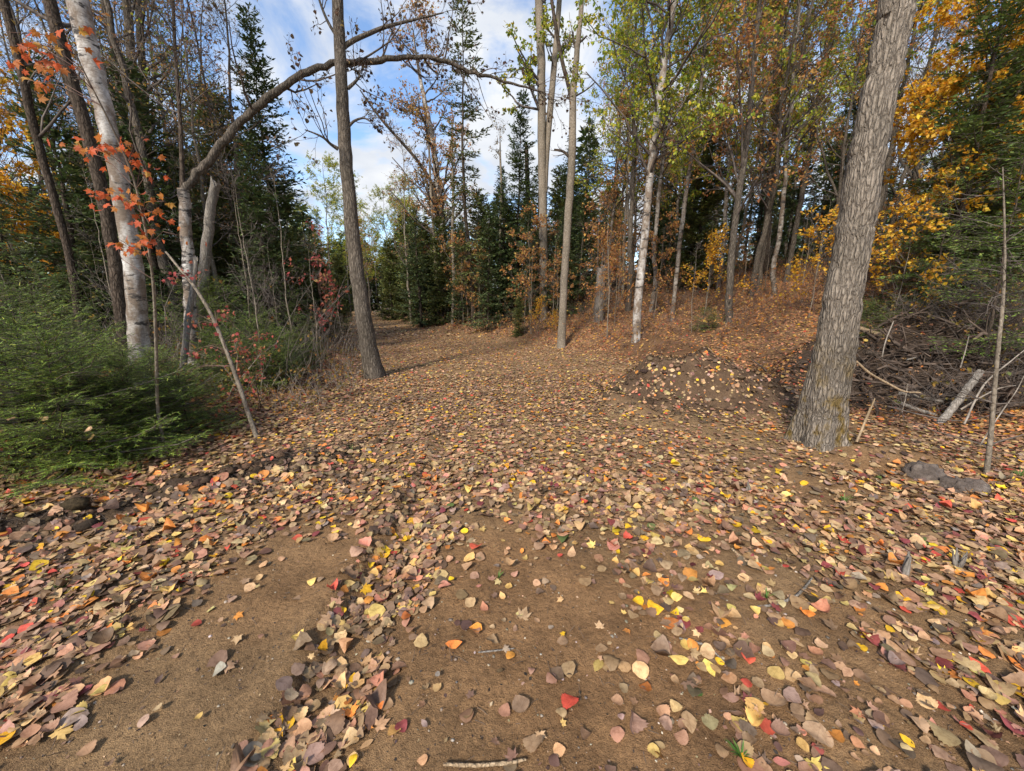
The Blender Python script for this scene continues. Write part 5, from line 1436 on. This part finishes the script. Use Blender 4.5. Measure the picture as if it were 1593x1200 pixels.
# debris heap at the far end of the track
hp = gp(612, 487)
rng = RNG(90)
dt = thing('debris_heap', 'pale heap of logs and roots at the far end of the track', 'debris', tuple(hp))
G = Geo()
for i in range(26):
    a = rng.uniform(0, PI); q = np.array([rng.normal(0, 1.1), rng.normal(0, .6), 0]); q[2] = .55 * math.exp(-(q[0] / 1.3) ** 2) * rng.random()
    d = np.array([math.cos(a), math.sin(a) * .5, rng.normal(.1, .25)]) * rng.uniform(.4, 1.1)
    p, r = smooth_path(np.array([q - d, q + rng.normal(0, .06, 3), q + d]), np.array([.07, .06, .035]) * rng.uniform(.5, 1.3), 7)
    g = Geo(); trunk_mesh(g, p, r, 6, .1, i, False)
    mobj('log', g.mesh('log'), M['wood_grey' if i % 2 else 'wood_pale'], dt)
th = np.linspace(0, 2 * PI, 24, endpoint=False); rr = np.linspace(0, 1, 7)
V = np.stack([np.outer(rr, np.cos(th)) * 2.3, np.outer(rr, np.sin(th)) * 1.1, (.55 * (1 - rr ** 2))[:, None] + .1 * rng.normal(size=(7, 24)) - .08], -1)
i = np.arange(7 * 24).reshape(7, 24)
F = np.stack([i[:-1], np.roll(i[:-1], -1, 1), np.roll(i[1:], -1, 1), i[1:]], -1).reshape(-1, 4)
g = Geo().add(V.reshape(-1, 3), F, (0.11, 0.075, 0.05)); mobj('soil', g.mesh('soil'), M['litter_far'], dt)

# ------------------------------------------------------------------ red maple shoots in front of the pale birch
def leafy_shoot(name, label, stem, Y0, Y1, clusters, pal, size, seed, px_r=5):
    """a thin stem followed in the photo with side twigs to leaf clusters (px, py, count); every leaf its own part"""
    rng = RNG(seed)
    p, r = pix_path(stem, Y0, Y1)
    low = p[0].copy(); low[2] = float(hgt(low[0], low[1])) - .1
    p, r = smooth_path(np.concatenate([[low], p]), np.concatenate([[r[0]], r]), 40)
    base = np.array([low[0], low[1], low[2] + .1])
    t = thing(name, label, 'sapling', tuple(base))
    G = Geo(); trunk_mesh(G, p, r, 7, .04, seed, False); mobj('stem', G.mesh('stem', base), M['bark_pole'], t)
    GB = Geo()
    meshes = []
    for k in range(14):
        g = Geo(); a = rng.normal(0, 1, 2)
        put_leaves(g, np.zeros((1, 3)), np.array([[0, 0, -1.0]]), np.array([[0, 1.0, 0.2]]), np.array([size]), L_MAPLE, pick(rng, pal, 1, .15), rng.normal(.1, .3, 1), rng.normal(.2, .4, 1), rng)
        me = g.mesh('leaf', (0, 0, 0), False); me.materials.append(M['leaf']); meshes.append(me)
    for px, py, n in clusters:
        yy = np.interp(py, [stem[-1][1], stem[0][1]], [Y1, Y0]) + rng.normal(0, .12)
        c = at(px, py, yy)
        j = int(np.argmin(np.linalg.norm(p - (c - np.array([0, 0, .15])), axis=1)))
        tw = np.stack([p[j], (p[j] + c) / 2 + rng.normal(0, .03, 3) + np.array([0, 0, .05]), c])
        GB.add(*tubes(tw, np.array([.0035, .0025, .0016]), 4))
        for q in range(n + 1):
            e = mobj('leaf', meshes[int(rng.integers(14))], None, t)
            s = rng.uniform(.6, 1.15)
            e.location = tuple(c + rng.normal(0, .055, 3) * np.array([1.3, 1, .6]) - base)
            e.scale = (s, s, s)
            e.rotation_euler = (rng.normal(0, .7), rng.normal(0, .7), rng.uniform(-.9, .9))
    tag(mobj('branchwork', GB.mesh('branchwork', base), M['twig_red'], t), kind='stuff')
    return t

leafy_shoot('red_maple_sapling', 'scarlet-leaved maple sapling in front of the thick pale birch trunk', [(246, 640, 6), (243, 540, 6), (238, 440, 5), (225, 350, 5), (205, 270, 4), (175, 200, 4), (140, 130, 3), (105, 60, 3)], 3.7, 2.9,
            [(105, 228, 3), (128, 226, 4), (150, 228, 4), (163, 236, 3), (182, 226, 5), (205, 226, 5), (190, 238, 3), (222, 262, 3), (205, 258, 4), (232, 272, 2), (161, 292, 4), (168, 305, 3), (187, 296, 3), (205, 305, 3), (222, 306, 4),
             (148, 318, 3), (200, 315, 3), (212, 330, 3), (240, 332, 3), (232, 348, 3), (245, 352, 2), (238, 368, 4), (230, 372, 3), (185, 372, 3), (182, 384, 3), (205, 392, 3), (215, 388, 2), (258, 313, 2), (276, 366, 2),
             (60, 70, 5), (35, 60, 5), (15, 70, 4), (90, 60, 4), (50, 110, 5), (70, 95, 4), (110, 45, 3), (100, 100, 3), (8, 50, 4), (45, 125, 4)], SCARLET, .075, 801)
leafy_shoot('leaning_sapling', 'leaning grey sapling with red leaves slanting left over the undergrowth', [(400, 682, 9), (388, 648, 8), (372, 600, 8), (352, 545, 7), (330, 492, 7), (305, 450, 6), (285, 425, 5), (258, 392, 4)], 4.15, 4.6,
            [(272, 424, 3), (285, 430, 3), (298, 422, 3), (307, 424, 3), (265, 437, 2), (318, 500, 3), (305, 505, 3), (296, 492, 3), (303, 545, 3), (318, 540, 3), (326, 545, 3), (310, 552, 2), (290, 578, 2), (275, 583, 2), (360, 600, 3), (352, 612, 2),
             (368, 622, 3), (378, 618, 2), (355, 638, 2), (365, 635, 3), (345, 482, 3), (338, 490, 3), (360, 520, 3), (372, 535, 2)], CRIMSON, .062, 802)

# ------------------------------------------------------------------ grass tufts and leaves caught on the firs
def tuft(px, py, label, n=16, h=.09, seed=0):
    rng = RNG(seed)
    b = gp(px, py)
    az = rng.uniform(0, 2 * PI, n); ln = h * rng.uniform(.5, 1.2, n); le = rng.uniform(.3, .9, n)
    out = np.stack([np.cos(az), np.sin(az), 0 * az], -1); up = np.array([0, 0, 1.0])
    s = np.array([0, .4, .75, 1.0])
    P = (out[:, None] * (le * ln)[:, None, None] * (s ** 1.6)[None, :, None] + up * (ln[:, None] * (s - .35 * le[:, None] * s ** 2))[:, :, None])
    sd = np.cross(out, up)
    w = .0035 * np.array([1, .9, .6, .05])
    V = np.stack([P - sd[:, None] * w[None, :, None], P + sd[:, None] * w[None, :, None]], 2)
    i = np.arange(n * 8).reshape(n, 4, 2)
    F = np.stack([i[:, :-1, 0], i[:, :-1, 1], i[:, 1:, 1], i[:, 1:, 0]], -1).reshape(-1, 4)
    G = Geo().add(V.reshape(-1, 3), F, np.repeat(pick(rng, [(0.10, 0.22, 0.04, 1), (0.16, 0.26, 0.06, 1)], n), 8, 0))
    tag(mobj('grass_tuft', G.mesh('grass_tuft'), M['leaf'], None, tuple(b)), label, 'grass tuft')
tuft(1152, 1182, 'green grass tuft at the bottom edge right of the middle', 18, .06, 1)
tuft(776, 900, 'small green tuft on the sand in the middle', 10, .045, 2)
tuft(1312, 786, 'green grass tuft on the leaves below the big trunk', 22, .10, 3)
tuft(1192, 932, 'small green tuft among leaves by the bent grey stick', 10, .05, 4)
tuft(548, 703, 'small green tuft left of the track middle', 12, .07, 5)
tuft(1585, 745, 'green grass tuft at the right edge below the crooked sapling', 22, .11, 6)

rng = RNG(820)
G = Geo()
for px, py, Y in ((85, 643, 3.2), (25, 650, 3.2), (168, 622, 3.7), (135, 667, 3.1), (75, 652, 3.15), (180, 618, 3.7), (265, 650, 3.9), (60, 655, 3.1), (140, 685, 3.05), (110, 700, 3.0), (250, 690, 3.7), (210, 662, 3.5)):
    p = at(px, py, Y)
    put_leaves(G, p[None], rng.normal(0, 1, (1, 3)) * np.array([1, 1, .3]), np.array([[0, -.7, 1.0]]) + rng.normal(0, .3, (1, 3)), np.array([rng.uniform(.055, .075)]), L_ASPEN, pick(rng, LITTER[3:7], 1), .2, .3, rng)
tag(mobj('caught_leaves', G.mesh('caught_leaves'), M['litter']), 'pale and yellow leaves caught on the low firs', 'leaves', kind='stuff')
